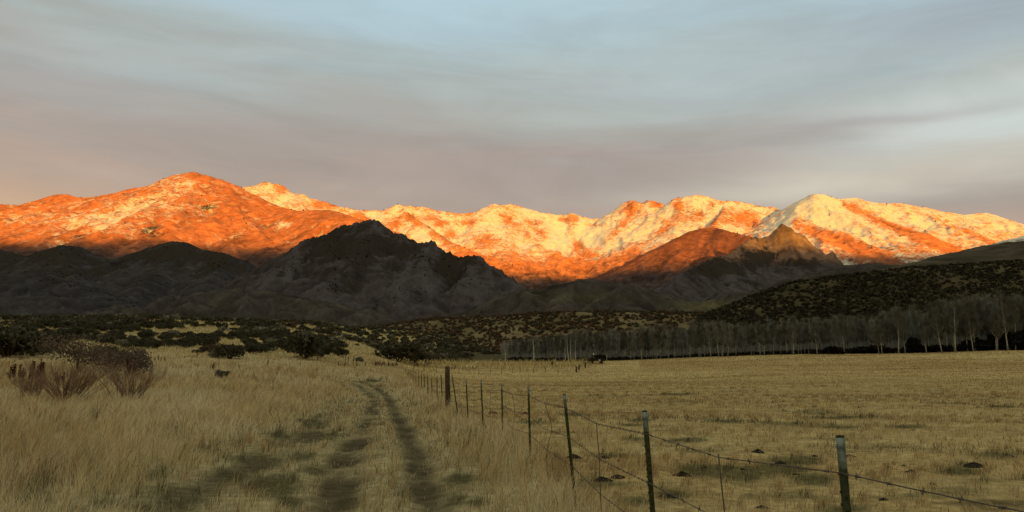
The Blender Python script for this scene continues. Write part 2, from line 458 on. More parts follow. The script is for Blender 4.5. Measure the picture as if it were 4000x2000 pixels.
RIDGES = [
 ('west', 'L', .66, 1.7, 12, [(-900, 860, 4.6), (-400, 820), (0, 797, 4.4), (81, 800), (136, 785), (223, 760), (261, 759), (304, 771), (353, 770), (462, 752), (511, 737), (598, 724), (641, 706), (685, 684), (728, 675), (761, 671, 4.3), (783, 679), (815, 687), (870, 703), (924, 725, 4.25), (1000, 763, 4.2), (1098, 809, 4.1), (1163, 822), (1283, 820, 3.85), (1326, 828), (1380, 847), (1440, 870, 3.5), (1600, 1000, 3.2), (1700, 1100, 3.0)]),
 ('spur', 'L', .66, 1.6, 8, [(800, 684, 4.25), (848, 780, 3.95), (785, 830, 3.75), (700, 885, 3.6), (600, 950, 3.4), (520, 1010, 3.2)]),
 ('spur', 'L', .66, 1.6, 8, [(860, 780, 3.95), (960, 850, 3.75), (1040, 930, 3.5), (1090, 1030, 3.2)]),
 ('spur', 'L', .62, 1.6, 8, [(223, 762, 4.4), (250, 850, 4.0), (210, 930, 3.7), (150, 1000, 3.4)]),
 ('spur', 'L', .62, 1.6, 8, [(462, 755, 4.35), (440, 850, 3.9), (400, 940, 3.6), (330, 1000, 3.3)]),
 ('spur', 'L', .62, 1.6, 8, [(0, 800, 4.4), (30, 890, 4.0), (-20, 990, 3.6)]),
 ('spur', 'L', .66, 1.6, 8, [(1163, 824, 4.0), (1190, 900, 3.7), (1180, 990, 3.4)]),
 ('range', 'M', .72, 2.5, 5, [(880, 760, 5.2), (951, 735, 5.2), (1000, 728), (1027, 717), (1054, 716), (1087, 721), (1114, 739), (1130, 758), (1158, 756), (1185, 763), (1201, 779), (1234, 782), (1293, 801), (1337, 811), (1391, 822), (1413, 825), (1467, 824), (1516, 822), (1549, 802, 5.3), (1581, 806), (1625, 811), (1663, 812), (1679, 820), (1761, 834), (1815, 838), (1859, 831), (1891, 815), (1924, 799, 5.55), (1956, 804), (1995, 801), (2016, 804), (2054, 817), (2109, 831), (2185, 843), (2234, 835), (2272, 851), (2348, 858, 5.9), (2380, 839), (2424, 809), (2451, 790), (2478, 787), (2500, 796), (2543, 786), (2576, 796), (2598, 809), (2620, 801), (2641, 777), (2707, 767, 5.4), (2755, 766), (2783, 785), (2810, 786), (2870, 789), (2924, 798), (2978, 811), (3014, 811, 5.2), (3038, 826), (3100, 870, 5.1)]),
 ('spur', 'M', .66, 2.2, 6, [(1130, 760, 5.2), (1220, 840, 4.9), (1330, 890, 4.6), (1450, 950, 4.3)]),
 ('spur', 'M', .66, 2.2, 6, [(1549, 804, 5.3), (1640, 870, 5.0), (1760, 950, 4.7), (1900, 1010, 4.4), (2060, 1062, 4.2)]),
 ('spur', 'M', .66, 2.2, 6, [(1391, 824, 5.25), (1490, 900, 4.9), (1600, 960, 4.6), (1750, 1030, 4.3)]),
 ('spur', 'M', .66, 2.2, 6, [(1924, 801, 5.55), (1990, 880, 5.3), (2080, 960, 5.0), (2180, 1030, 4.7), (2280, 1075, 4.5)]),
 ('spur', 'M', .7, 2.2, 6, [(2234, 837, 5.75), (2230, 900, 5.5), (2260, 970, 5.2), (2300, 1040, 4.9)]),
 ('spur', 'M', .7, 2.2, 6, [(2478, 789, 5.6), (2470, 850, 5.45), (2400, 920, 5.25), (2360, 1000, 5.0)]),
 ('spur', 'M', .62, 2.2, 6, [(2707, 769, 5.4), (2660, 845, 5.15), (2580, 915, 4.95), (2470, 990, 4.75), (2390, 1055, 4.5)]),
 ('spur', 'M', .66, 2.2, 6, [(2924, 800, 5.25), (2950, 860, 5.0), (2960, 910, 4.7)]),
 ('brown', 'D', .58, 2.0, 14, [(2280, 1120, 4.0), (2342, 1089, 4.1), (2467, 1024), (2560, 975, 4.3), (2652, 926), (2700, 902, 4.5), (2740, 892), (2790, 888, 4.55), (2832, 899), (2918, 921, 4.2), (2990, 960, 4.0)]),
 ('spur', 'M', .62, 2.0, 10, [(2790, 880, 4.75), (2812, 852, 4.95), (2836, 806, 5.2)]),
 ('east', 'R', .66, 2.5, 8, [(2990, 900, 4.9), (3041, 826, 4.95), (3109, 790), (3163, 763), (3185, 758, 4.7), (3212, 758), (3245, 771), (3272, 778), (3304, 774), (3342, 771), (3370, 782), (3435, 793), (3522, 794), (3571, 804), (3625, 812), (3674, 825), (3761, 837, 4.9), (3848, 831), (3880, 839), (3946, 866), (4000, 872), (4300, 900), (4800, 960, 5.2)]),
 ('spur', 'R', .60, 2.2, 8, [(3150, 775, 4.72), (3120, 830, 4.5), (3110, 862, 4.35), (3220, 915, 4.1), (3353, 980, 3.8), (3489, 1037, 3.5)]),
 ('spur', 'R', .60, 2.2, 8, [(3290, 778, 4.75), (3380, 840, 4.5), (3500, 905, 4.25), (3620, 950, 4.0), (3745, 988, 3.8), (3850, 1020, 3.6)]),
 ('spur', 'R', .60, 2.2, 8, [(3522, 796, 4.85), (3650, 860, 4.6), (3800, 920, 4.3), (3900, 950, 4.1), (4100, 990, 3.9)]),
 ('knob', 'E', 1.7, 1.7, 3, [(2790, 1040, 3.45), (2848, 1006, 3.5), (2880, 982), (2910, 950), (2940, 931, 3.5), (2978, 938), (3000, 928), (3027, 902), (3054, 872, 3.45), (3082, 886), (3120, 910), (3147, 934), (3168, 956), (3201, 975), (3223, 997), (3255, 994), (3272, 1018), (3310, 1060, 3.3), (3400, 1100, 3.1)]),
 ('knob', 'E', 1.6, 1.7, 3, [(3054, 874, 3.45), (3085, 940, 3.38), (3100, 1010, 3.28)]),
 ('knob', 'E', 1.6, 1.7, 3, [(3147, 936, 3.4), (3185, 1000, 3.33), (3200, 1050, 3.26)]),
 ('knob', 'E', 1.6, 1.7, 3, [(3005, 930, 3.5), (3010, 975, 3.4), (2985, 1030, 3.3)]),
 ('spur', 'E', .75, 2.0, 5, [(2940, 933, 3.5), (2860, 1002, 3.2), (2783, 1018, 3.0), (2712, 1057, 2.8), (2652, 1089, 2.6), (2600, 1150, 2.4)]),
 ('knoll', 'E', .6, 1.8, 8, [(3230, 1020, 3.3), (3120, 1050, 3.0), (3000, 1075, 2.7), (2900, 1110, 2.5), (2800, 1165, 2.2)]),
 ('centre', 'F', .85, 2.2, 4, [(1000, 1060, 2.6), (1082, 1035, 2.4), (1136, 1002), (1190, 975), (1223, 937), (1283, 923), (1326, 896), (1359, 884), (1413, 880), (1436, 872), (1451, 867, 2.2), (1473, 877), (1489, 902), (1543, 923), (1587, 934), (1641, 953), (1685, 959), (1734, 986), (1804, 1013), (1830, 1006), (1848, 1010), (1866, 1028), (1880, 1060), (1950, 1095), (2050, 1130, 2.0), (2200, 1190, 1.8)]),
 ('spur', 'F', .7, 2.0, 8, [(1451, 869, 2.2), (1440, 960, 2.0), (1370, 1060, 1.8), (1250, 1140, 1.6)]),
 ('spur', 'F', .7, 2.0, 8, [(1641, 955, 2.15), (1640, 1030, 1.95), (1600, 1110, 1.75), (1520, 1180, 1.55)]),
 ('spur', 'F', .7, 2.0, 6, [(1848, 1012, 2.08), (1830, 1080, 1.95), (1780, 1150, 1.75)]),
 ('spur', 'F', .7, 2.0, 8, [(1223, 939, 2.3), (1180, 1020, 2.1), (1100, 1090, 1.9)]),
 ('foot', 'G', .62, 2.0, 8, [(-700, 960, 2.9), (-300, 975), (0, 975, 2.9), (54, 986), (120, 1010), (152, 1000), (190, 972), (240, 958), (304, 960), (380, 1000), (467, 1018), (554, 975), (625, 953), (679, 942, 2.8), (734, 948), (788, 975), (870, 985), (951, 1018), (1000, 1051, 2.6), (1082, 1080, 2.4)]),
 ('spur', 'G', .55, 2.0, 8, [(679, 944, 2.8), (640, 1040, 2.5), (560, 1110, 2.2), (500, 1170, 2.0)]),
 ('spur', 'G', .55, 2.0, 8, [(870, 987, 2.75), (850, 1060, 2.4), (790, 1130, 2.1)]),
 ('spur', 'G', .55, 2.0, 8, [(240, 960, 2.9), (260, 1040, 2.5), (330, 1100, 2.2)]),
 ('knoll', 'G', .42, 1.7, 30, [(-500, 1080, 2.2), (-200, 1090), (60, 1070), (136, 1065, 2.1), (300, 1110), (450, 1170, 1.9), (600, 1230, 1.7)]),
 ('knoll', 'H', .36, 1.6, 50, [(600, 1250, 1.5), (668, 1220), (761, 1187), (870, 1152), (957, 1138), (1050, 1140), (1200, 1170), (1400, 1215, 1.4)]),
 ('knoll', 'H', .40, 1.6, 40, [(1850, 1225, 1.4), (2000, 1176), (2136, 1122), (2217, 1103), (2304, 1092), (2380, 1108), (2462, 1138), (2543, 1176), (2620, 1215, 1.4)]),
 ('knoll', 'H', .36, 1.6, 30, [(2540, 1232, 1.7), (2650, 1205), (2800, 1170), (2950, 1135), (3114, 1105), (3190, 1078), (3315, 1035, 1.6), (3424, 1032), (3500, 1037, 1.5), (3620, 1090, 1.4)]),
 ('brush', 'I', .26, 1.3, 14, [(1350, 1310, .52), (1500, 1278), (1598, 1263, .5), (1707, 1247), (1870, 1239), (2000, 1236, .46), (2109, 1225), (2272, 1220), (2543, 1220, .45), (2815, 1228), (2950, 1240, .45)]),
 ('brush', 'J', .40, 1.25, 8, [(2790, 1250, .42), (2820, 1230, .42), (2870, 1203), (3000, 1155), (3082, 1138), (3136, 1100), (3245, 1084, .44), (3353, 1073), (3435, 1062), (3543, 1048, .47), (3761, 1035), (4000, 1018, .52), (4400, 1000), (4900, 985, .6)]),
 ('brush', 'K', .30, 1.4, 16, [(3430, 1075, .75), (3543, 1046, .78), (3625, 1018), (3707, 997), (3788, 980), (3870, 959), (3951, 945), (4000, 937, .92), (4400, 895), (4900, 860, 1.0)]),
 ('rear', 'N', .40, 1.6, 20, [(3780, 990, 2.0), (3850, 966), (3930, 938), (4000, 921, 2.0), (4400, 880, 2.1), (4900, 850, 2.1)]),
]
GROUPS = 'LMDREFGHIJKN'
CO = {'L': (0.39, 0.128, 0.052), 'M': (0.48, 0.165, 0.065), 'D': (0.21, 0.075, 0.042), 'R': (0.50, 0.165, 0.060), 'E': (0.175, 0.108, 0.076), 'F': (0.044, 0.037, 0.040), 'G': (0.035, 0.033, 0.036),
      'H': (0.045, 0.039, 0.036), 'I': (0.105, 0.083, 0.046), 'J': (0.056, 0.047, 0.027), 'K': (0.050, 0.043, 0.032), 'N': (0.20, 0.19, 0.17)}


def valley(r): return np.clip(-4 + 0.035 * (r - 220), -4, 150)


def ridge_field(x, y):
    r = np.hypot(x, y); base = valley(r)
    best = np.full(x.shape, -1e9); acc = np.zeros(x.shape); grp = np.zeros(x.shape, int); dist = np.full(x.shape, 1e9); spd = np.full(x.shape, 1e9)
    hs = []
    for name, g, k, q, rnd, pts in RIDGES:
        P = [at(*p[:2], p[2] * 1000) for p in interp_d(pts)]
        h = np.full(x.shape, -1e9); dm = np.full(x.shape, 1e9)
        for A, B in zip(P[:-1], P[1:]):
            dx, dy = B[0] - A[0], B[1] - A[1]
            t = np.clip(((x - A[0]) * dx + (y - A[1]) * dy) / (dx * dx + dy * dy), 0, 1)
            D = np.hypot(x - A[0] - t * dx, y - A[1] - t * dy)
            H = np.maximum(A[2] + t * (B[2] - A[2]) - base, 1.0)
            De = np.sqrt(D * D + rnd * rnd) - rnd
            h = np.maximum(h, H * np.clip(1 - De * k / (H * q), 0, 1) ** q); dm = np.minimum(dm, D)
        hs.append((h, dm, GROUPS.index(g), name))
    H = np.stack([a[0] for a in hs]); mx = H.max(0); w = np.argmax(H, 0)
    sc = np.clip(r * 0.0022, 0.8, 9.0)
    z = base + mx + sc * np.log(np.exp(np.clip((H - mx) / sc, -30, 0)).sum(0)) * (1 - np.exp(-np.min(np.stack([a[1] for a in hs]), 0) / (sc * 6)))
    grp = np.array([a[2] for a in hs])[w]
    dist = np.take_along_axis(np.stack([a[1] for a in hs]), w[None], 0)[0]
    spd = np.min(np.stack([a[1] for a in hs if a[3] == 'spur']), 0)
    return z, grp, dist, spd


NPHI = 900
hphi = np.radians(np.linspace(-43, 43, NPHI))
hr = np.concatenate([np.arange(235, 640, 4.5), np.exp(np.linspace(math.log(640), math.log(2400), 230))[:-1], np.arange(2400, 6150, 13.0), np.linspace(6170, 8200, 24)])
cphi, cr = hphi[::2], hr[::2]
Pc, Rc = np.meshgrid(cphi, cr)
zc, grc, dc, spc = ridge_field(np.sin(Pc) * Rc, np.cos(Pc) * Rc)


def upsample(a):
    t = np.empty((len(cr), NPHI)); r = np.empty((len(hr), NPHI))
    for i in range(len(cr)): t[i] = np.interp(hphi, cphi, a[i])
    for j in range(NPHI): r[:, j] = np.interp(hr, cr, t[:, j])
    return r


Ph, Rh = np.meshgrid(hphi, hr)
hx, hy = np.sin(Ph) * Rh, np.cos(Ph) * Rh
hz = upsample(zc); hd = upsample(np.minimum(dc, 900)); hsp = upsample(np.minimum(spc, 900))
ii = np.clip(np.searchsorted(cr, Rh[:, 0] - 1e-6), 0, len(cr) - 1); jj = np.clip(np.searchsorted(cphi, hphi - 1e-9), 0, len(cphi) - 1)
hg = grc[ii][:, jj]
hz = hz - 9 * (1 - sstep(240, 300, Rh))
# gullies and rock: amplitude grows away from the traced crests
farw = sstep(2600, 3600, Rh); midw = sstep(700, 1300, Rh) * (1 - farw); nearw = 1 - farw - midw
wx, wy = hx + 120 * perlin(hx / 500, hy / 500, 3), hy + 120 * perlin(hx / 500 + 7, hy / 500, 4)
nf = fbm(wx / 250, wy / 800, 6, 40, 0.55, True)
nf2 = fbm(wx / 110, wy / 240, 5, 45, 0.58, True)
nm = fbm(wx / 120, wy / 270, 6, 60, 0.58, True)
nb = fbm(hx / 60, hy / 60, 5, 70, 0.5)
env = sstep(0, 260, hd); envm = sstep(0, 140, hd)
hz = hz + farw * ((nf - .2) * 85 * env + (nf2 - .2) * 30 * (.30 + env) + nb * 6 * (0.4 + env)) + midw * ((nm - .2) * 62 * (.25 + envm) + nb * 6 * (0.5 + envm)) + nearw * (nb * 3.0 * sstep(0, 60, hd))
rocky = fbm(hx / 26, hy / 26, 5, 88, 0.6, True)
rk = np.isin(hg, [GROUPS.index(c) for c in 'EF']) * sstep(200, 10, hd) + 0.85 * np.isin(hg, [GROUPS.index('M')]) * sstep(220, 20, hd)
rocky2 = fbm(hx / 75, hy / 75, 5, 89, 0.6, True)
hz = hz + rk * (rocky * 20 + rocky2 * 26)
hx, hy, hz, hg, hd, hsp, nf, nf2, nm = [a.ravel() for a in (hx, hy, hz, hg, hd, hsp, nf, nf2, nm)]
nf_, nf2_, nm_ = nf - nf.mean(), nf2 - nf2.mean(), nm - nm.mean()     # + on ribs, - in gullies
hpx, hpy = proj(hx, hy, hz)
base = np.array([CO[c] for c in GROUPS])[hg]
vn = fbm(hx / 150, hy / 150, 5, 120); vn2 = fbm(hx / 45, hy / 45, 4, 130)
far_g = np.isin(hg, [GROUPS.index(c) for c in 'LMDR'])
sage_shade = sstep(640, 450, hz + 130 * vn) * far_g                 # sage-dark tone painted low down, deepening the shade under the sunlit zone
base = base + (np.array((0.042, 0.036, 0.038)) - base) * (0.93 * sage_shade)[:, None]
low_e = (hg == GROUPS.index('E')) * np.maximum(sstep(110, 210, hd), sstep(1000, 1040, hpy))  # shade painted into the knob's lower slopes, below its sunlit crest
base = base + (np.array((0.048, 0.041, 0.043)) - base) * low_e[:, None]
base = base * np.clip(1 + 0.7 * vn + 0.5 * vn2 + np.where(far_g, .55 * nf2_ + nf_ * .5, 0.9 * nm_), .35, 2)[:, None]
G = {c: hg == GROUPS.index(c) for c in GROUPS}


def blob(a, b, ra, rb): return np.exp(-((hpx - a) / ra) ** 2 - ((hpy - b) / rb) ** 2)


snow = np.zeros(len(hx))
snow[G['M']] = (0.60 - 0.78 * sstep(940, 1080, hpy) - 0.14 * sstep(90, 10, hd))[G['M']]
snow[G['M']] += (0.22 * blob(2200, 900, 260, 70) + 0.12 * blob(2550, 900, 150, 60) - 0.22 * blob(2720, 1010, 300, 40))[G['M']]
ROCK = [(2080, 870, 40, 16), (2112, 905, 42, 16), (2130, 930, 28, 18), (1680, 852, 30, 12), (1722, 872, 26, 12), (1545, 872, 26, 26), (2462, 806, 26, 26), (2562, 800, 26, 14), (2652, 800, 24, 24), (2728, 842, 30, 22), (2885, 850, 40, 22), (1255, 800, 60, 14), (1095, 738, 26, 14), (2255, 962, 22, 20), (1600, 845, 24, 10), (1400, 860, 30, 14), (1840, 870, 26, 14), (1990, 850, 24, 12), (2320, 880, 30, 10), (2200, 860, 24, 10), (2780, 800, 16, 20), (1900, 940, 40, 20), (1760, 920, 30, 16)]
for q in ROCK: snow = snow - 0.55 * blob(*q)
for q in ((2150, 960, 90, 60), (2250, 910, 90, 40), (2350, 960, 110, 45), (1660, 910, 40, 50), (1470, 860, 30, 30)): snow = snow + 0.30 * blob(*q)
Lz = 0.10 + 0.34 * blob(560, 800, 190, 42) + 0.34 * blob(690, 725, 110, 45) + 0.26 * blob(330, 850, 170, 36) + 0.30 * blob(440, 880, 120, 50) + 0.40 * blob(1040, 740, 60, 20) + 0.25 * blob(100, 860, 130, 50) + 0.5 * blob(1105, 878, 34, 10) + 0.2 * blob(250, 960, 200, 30)
snow[G['L']] = Lz[G['L']]
snow[G['R']] = (0.68 - 0.26 * sstep(870, 1010, hpy) + 0.25 * blob(3230, 830, 90, 90) + 0.2 * blob(3100, 810, 60, 40))[G['R']]
snow = snow - np.isin(hg, [GROUPS.index('R'), GROUPS.index('M')]) * 0.36 * np.exp(-(hsp / 60) ** 2) * sstep(800, 870, hpy)
bandd = polydist(hpx, hpy, [(3300, 800), (3400, 850), (3520, 905), (3640, 950), (3760, 990)])
snow = snow - 0.5 * np.exp(-(bandd / 20) ** 2) * G['R']
bandd = polydist(hpx, hpy, [(3110, 880), (3220, 925), (3353, 985), (3480, 1030)])
snow = snow - 0.4 * np.exp(-(bandd / 22) ** 2) * G['R']
snow = snow - (0.55 * nf_ + 0.45 * nf2_) * np.isin(hg, [GROUPS.index(c) for c in 'LMR'])
snow[~np.isin(hg, [GROUPS.index(c) for c in 'LMRN'])] = -1.0
snow = np.where(np.isin(hg, [GROUPS.index('L')]), snow - .35 * sage_shade, snow)
snow[G['N']] = 0.55
forest = np.zeros(len(hx))
forest[G['F']] = (0.42 + 0.25 * blob(1330, 960, 140, 50) + 0.15 * blob(1500, 980, 180, 60) - 0.25 * sstep(1040, 1130, hpy))[G['F']]
forest[G['G']] = (0.42 + 0.3 * blob(700, 990, 150, 35) + 0.25 * blob(200, 1000, 150, 35) - 0.25 * sstep(1060, 1150, hpy))[G['G']]
forest[G['E']] = (0.34 + 0.3 * blob(3150, 1030, 60, 20) + 0.5 * blob(2800, 1050, 120, 30) + 0.5 * blob(2980, 1000, 60, 30) - 0.4 * blob(3070, 930, 90, 50) - 0.2 * sstep(1060, 1100, hpy))[G['E']]
forest[G['L']] = (0.12 + 0.42 * blob(590, 905, 50, 40) + 0.36 * blob(800, 815, 70, 16) + .3 * blob(300, 925, 60, 14) + 0.3 * sstep(960, 1040, hpy))[G['L']]
forest[G['M']] = (0.12 + 0.2 * sstep(1000, 1080, hpy) + 0.15 * blob(2650, 830, 100, 30) + 0.2 * blob(2960, 860, 50, 50))[G['M']]
forest[G['R']] = (0.06 + 0.4 * blob(3690, 900, 70, 22) + 0.2 * sstep(980, 1040, hpy))[G['R']]
forest[G['D']] = (0.12 + 0.1 * sstep(960, 1060, hpy))[G['D']]
forest[G['H']] = 0.22
forest = forest - (0.7 * nm_) * np.isin(hg, [GROUPS.index(c) for c in 'FGE']) - .5 * nf2_ * np.isin(hg, [GROUPS.index(c) for c in 'LMRD'])
granite = np.zeros(len(hx))
granite[G['F']] = (0.22 + 0.25 * sstep(160, 20, hd))[G['F']]
granite[G['G']] = (0.13 + 0.3 * blob(770, 1035, 80, 18))[G['G']]
granite[G['E']] = (0.12 + 0.25 * sstep(1000, 1060, hpy) + 0.35 * blob(2880, 1060, 60, 30))[G['E']]
granite = granite - .04 + 0.6 * nm_ * (granite > 0)
green = np.zeros(len(hx)); green[G['H']] = (0.0 + 0.7 * blob(2760, 1195, 130, 22) + 0.35 * blob(2250, 1160, 160, 20))[G['H']]; green[G['K']] = 0.10 * sstep(1010, 1040, hpy)[G['K']]
base = base + (np.array((0.10, 0.092, 0.042)) - base) * np.clip(green + 0.35 * vn2 * (green > 0), 0, 1)[:, None]

m, N = mat_new('mountain_slope')
co = N.n('ShaderNodeTexCoord').outputs['Object']
A = lambda nm: N.n('ShaderNodeAttribute', attribute_name=nm).outputs
geo = N.n('ShaderNodeNewGeometry')
dist_cam = N.n('ShaderNodeVectorMath', operation='LENGTH', ins={0: co}).outputs['Value']
nA = N.noise(co, 0.030, 8, 0.62, 0.3); nB = N.noise(co, 0.015, 10, 0.72, 0.9); nC = N.noise(co, 0.085, 5, 0.6)
c = N.mix(1.0, A('tint')[0], N.ramp(nA, [(0.28, (0.55, 0.50, 0.46)), (0.72, (1.42, 1.40, 1.35))]), 'MULTIPLY')
stretch = N.n('ShaderNodeMapping', ins={0: co, 3: (1, 1, 1.8)}).outputs[0]
nG = N.noise(stretch, 0.016, 7, 0.62, 0.8)
gm = N.remap(N.math('ADD', N.math('SUBTRACT', A('granite')[2], nG), 0.14), -0.10, 0.24)
c = N.mix(N.math('MULTIPLY', gm, 0.85), c, N.mix(nC, (0.040, 0.036, 0.039), (0.100, 0.090, 0.093)))
nF = N.noise(co, 0.02, 7, 0.68, 0.9)
fm = N.remap(N.math('ADD', N.math('SUBTRACT', A('forest')[2], nF), 0.10), -0.06, 0.14)
c = N.mix(N.math('MULTIPLY', fm, 0.9), c, (0.030, 0.025, 0.020))
nS = N.math('ADD', N.math('MULTIPLY', nB, 0.72), N.math('MULTIPLY', N.noise(stretch, 0.060, 8, 0.72, 0.6), 0.50))
nS = N.remap(nS, 0.40, 0.84)
sm = N.remap(N.math('SUBTRACT', A('snow')[2], nS), -0.30, 0.34)
sm = N.math('MULTIPLY', sm, N.remap(N.noise(co, 0.11, 4, 0.6), 0.30, 0.46, 0.55, 1.0))
c = N.mix(N.math('MULTIPLY', sm, 0.95), c, (0.62, 0.575, 0.47))
bp = N.n('ShaderNodeBump', ins={'Strength': 0.4, 'Distance': 9.0, 'Height': N.math('ADD', nA, N.math('MULTIPLY', nC, 0.5))})
b = N.n('ShaderNodeBsdfPrincipled', ins={'Base Color': c, 'Roughness': 0.95, 'Specular IOR Level': 0.0, 'Normal': bp.outputs[0]})
N.n('ShaderNodeOutputMaterial', ins={0: b.outputs[0]})
M_SLOPE = m
hf = grid_faces(len(hr), NPHI)
fg = hg[hf[:, 0]]
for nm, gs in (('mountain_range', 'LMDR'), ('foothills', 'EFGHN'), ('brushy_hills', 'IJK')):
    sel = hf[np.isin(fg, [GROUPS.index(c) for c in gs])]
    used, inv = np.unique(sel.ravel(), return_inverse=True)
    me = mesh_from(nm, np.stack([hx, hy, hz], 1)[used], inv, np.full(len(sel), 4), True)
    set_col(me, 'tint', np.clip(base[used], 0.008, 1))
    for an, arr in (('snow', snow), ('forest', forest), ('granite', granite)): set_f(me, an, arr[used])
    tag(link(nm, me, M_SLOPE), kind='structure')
# ridge behind the camera that keeps the valley in shade, and the valley floor
ax = np.array((math.sin(SUN_AZ), -math.cos(SUN_AZ))); tx = np.array((math.cos(SUN_AZ), math.sin(SUN_AZ)))
su = np.linspace(-16000, 16000, 161); sv = np.linspace(-2600, 2600, 41); SU, SV = np.meshgrid(su, sv)
RIDGE_H, RIDGE_D = 930.0, 6500.0
wxr = ax[0] * (RIDGE_D + SV) + tx[0] * SU; wyr = ax[1] * (RIDGE_D + SV) + tx[1] * SU
crest = RIDGE_H + 26 * fbm(SU / 900, SU * 0, 4, 5)
wz = np.clip(crest * np.clip(1 - np.abs(SV) / 2600, 0, 1) ** 1.3 + 30 * fbm(wxr / 400, wyr / 400, 4, 6) * np.clip(np.abs(SV) / 500, 0, 1), -5, None)
me = mesh_from('western_ridge', np.stack([wxr.ravel(), wyr.ravel(), wz.ravel()], 1), grid_faces(41, 161).ravel(), np.full(40 * 160, 4), True)
tag(link('western_ridge', me, mat_simple('ridge_scrub', (0.06, 0.05, 0.035), (0.12, 0.095, 0.06), 0.01)), kind='structure')
vb = MB(); ang = np.linspace(0, 2 * math.pi, 97)[:-1]
vb.v = [(400 * math.sin(a), 400 * math.cos(a), -5.0) for a in ang] + [(16000 * math.sin(a), 16000 * math.cos(a), -6.0) for a in ang]
vb.f = [(i, (i + 1) % 96, 96 + (i + 1) % 96, 96 + i) for i in range(96)]
tag(vb.build('valley_floor', mat_simple('valley_scrub', (0.09, 0.075, 0.045), (0.16, 0.13, 0.07), 0.05)), kind='structure')


def hill_z(x, y):
    """height of the brushy hills' mesh"""
    r = np.hypot(x, y); ph = np.arctan2(x, y)
    fi = np.interp(r, hr, np.arange(len(hr))); fj = np.interp(ph, hphi, np.arange(NPHI))
    i = np.clip(fi.astype(int), 0, len(hr) - 2); j = np.clip(fj.astype(int), 0, NPHI - 2); a, b_ = fi - i, fj - j
    Z = hz.reshape(len(hr), NPHI)
    return (Z[i, j] * (1 - b_) + Z[i, j + 1] * b_) * (1 - a) + (Z[i + 1, j] * (1 - b_) + Z[i + 1, j + 1] * b_) * a


# ------------------------------------------------------------------ scattered leaf-clump shrubs
def leaf_cloud(n, lobes, size, rg, thick=0.45):
    """n small leaf sprays spread through overlapping lobes; returns (n,4,3) quads"""
    lw = np.array([l[3] ** 2 for l in lobes]); pick = rg.choice(len(lobes), n, p=lw / lw.sum())
    L = np.array(lobes)[pick]
    d = rg.normal(size=(n, 3)); d /= np.linalg.norm(d, axis=1)[:, None]; d[:, 2] = np.abs(d[:, 2]) * np.where(rg.random(n) < .75, 1, -0.6)
    rad = (1 - thick * rg.random(n) ** 1.6)
    P = L[:, :3] + d * (L[:, 3] * rad)[:, None] * np.array((1, 1, 0.85))
    P[:, 2] = np.maximum(P[:, 2], 0.02)
    a = d * 0.6 + rg.normal(size=(n, 3)) * 0.7 + np.array((0, 0, 0.5)); a /= np.linalg.norm(a, axis=1)[:, None]
    bb = np.cross(a, rg.normal(size=(n, 3))); bb /= np.linalg.norm(bb, axis=1)[:, None]
    s = size * (0.6 + 0.8 * rg.random(n))[:, None]
    return np.stack([P - bb * s * .28, P + a * s * 0.5 - bb * s * .5, P + a * s * 1.2, P + a * s * 0.5 + bb * s * .5], 1)


def shrub_lobes(rg, w, h, n=8):
    out = [(0, 0, h * .45, h * .5)]
    for _ in range(n):
        a = rg.random() * 6.28; r = w * .5 * (0.3 + .45 * rg.random())
        s = h * (0.26 + 0.20 * rg.random())
        out.append((math.cos(a) * r, math.sin(a) * r, h * (0.25 + 0.38 * rg.random()), s))
    return out


def quads_mesh(name, Q, col=None):
    n = len(Q)
    me = mesh_from(name, Q.reshape(-1, 3), np.arange(n * 4), np.full(n, 4))
    if col is not None: set_col(me, 'tint', np.repeat(col, 4, 0))
    return me


def leafmat(name, c): return mat_simple(name, tuple(0.75 * k for k in c), tuple(1.3 * k for k in c), 2.0, 0.9)


M_SAGE = leafmat('sage_leaf', (0.060, 0.056, 0.038)); M_GREY = leafmat('grey_sage_leaf', (0.165, 0.158, 0.120)); M_RUST = leafmat('rust_twigs', (0.098, 0.064, 0.045))
M_TWIG = leafmat('dark_stems', (0.07, 0.05, 0.04))
sage_protos = []
for k in range(9):
    rg = np.random.default_rng(300 + k); w = 2.0 + rg.random() * .9; h = 1.15 + rg.random() * .5
    mat_ = M_SAGE if k < 6 else (M_GREY if k < 8 else M_RUST)
    me = quads_mesh('sagebrush', leaf_cloud(1700, shrub_lobes(rg, w, h), 0.15, rg)); me.materials.append(mat_)
    sb = MB()
    for _ in range(9):
        a = rg.random() * 6.28; q = w * .3 * rg.random()
        sb.tube([(0, 0, -.1), (math.cos(a) * q * .5, math.sin(a) * q * .5, h * .3), (math.cos(a) * q, math.sin(a) * q, h * .75)], [.05, .035, .012], 4)
    sm_ = sb.mesh('stems'); sm_.materials.append(M_TWIG)
    sage_protos.append((me, sm_, k))
cand = []
for _ in range(14000):
    px = rng.uniform(-150, 2050); r_ = rng.uniform(62, 345)
    ph = math.atan2((px - 2000) / FPX, 1.0); x, y = math.sin(ph) * r_, math.cos(ph) * r_
    cand.append((x, y, px, r_))
cand = np.array(cand); czz = gz(cand[:, 0], cand[:, 1]); cpx, cpy = proj(cand[:, 0], cand[:, 1], czz)
dens = fbm(cand[:, 0] / 16, cand[:, 1] / 22, 3, 55)
edge = np.interp(cpx, [-200, 0, 300, 600, 900, 1150, 1300, 1420, 1560, 1700, 1900, 2050], [1400, 1398, 1330, 1375, 1385, 1372, 1372, 1352, 1400, 1412, 1418, 1422])
keep = (cpy < edge) & (rng.random(len(cand)) < np.clip(0.25 + 1.9 * dens + 0.35 * sstep(1300, 1700, cpx), 0.02, 0.9)) & (fence_side(cand[:, 0], np.minimum(cand[:, 1], 140)) < 1e3)
keep &= ~((cpx > 1560) & (cand[:, 1] < 165)) & ~((cpx > 1850) & (cpy > 1385))
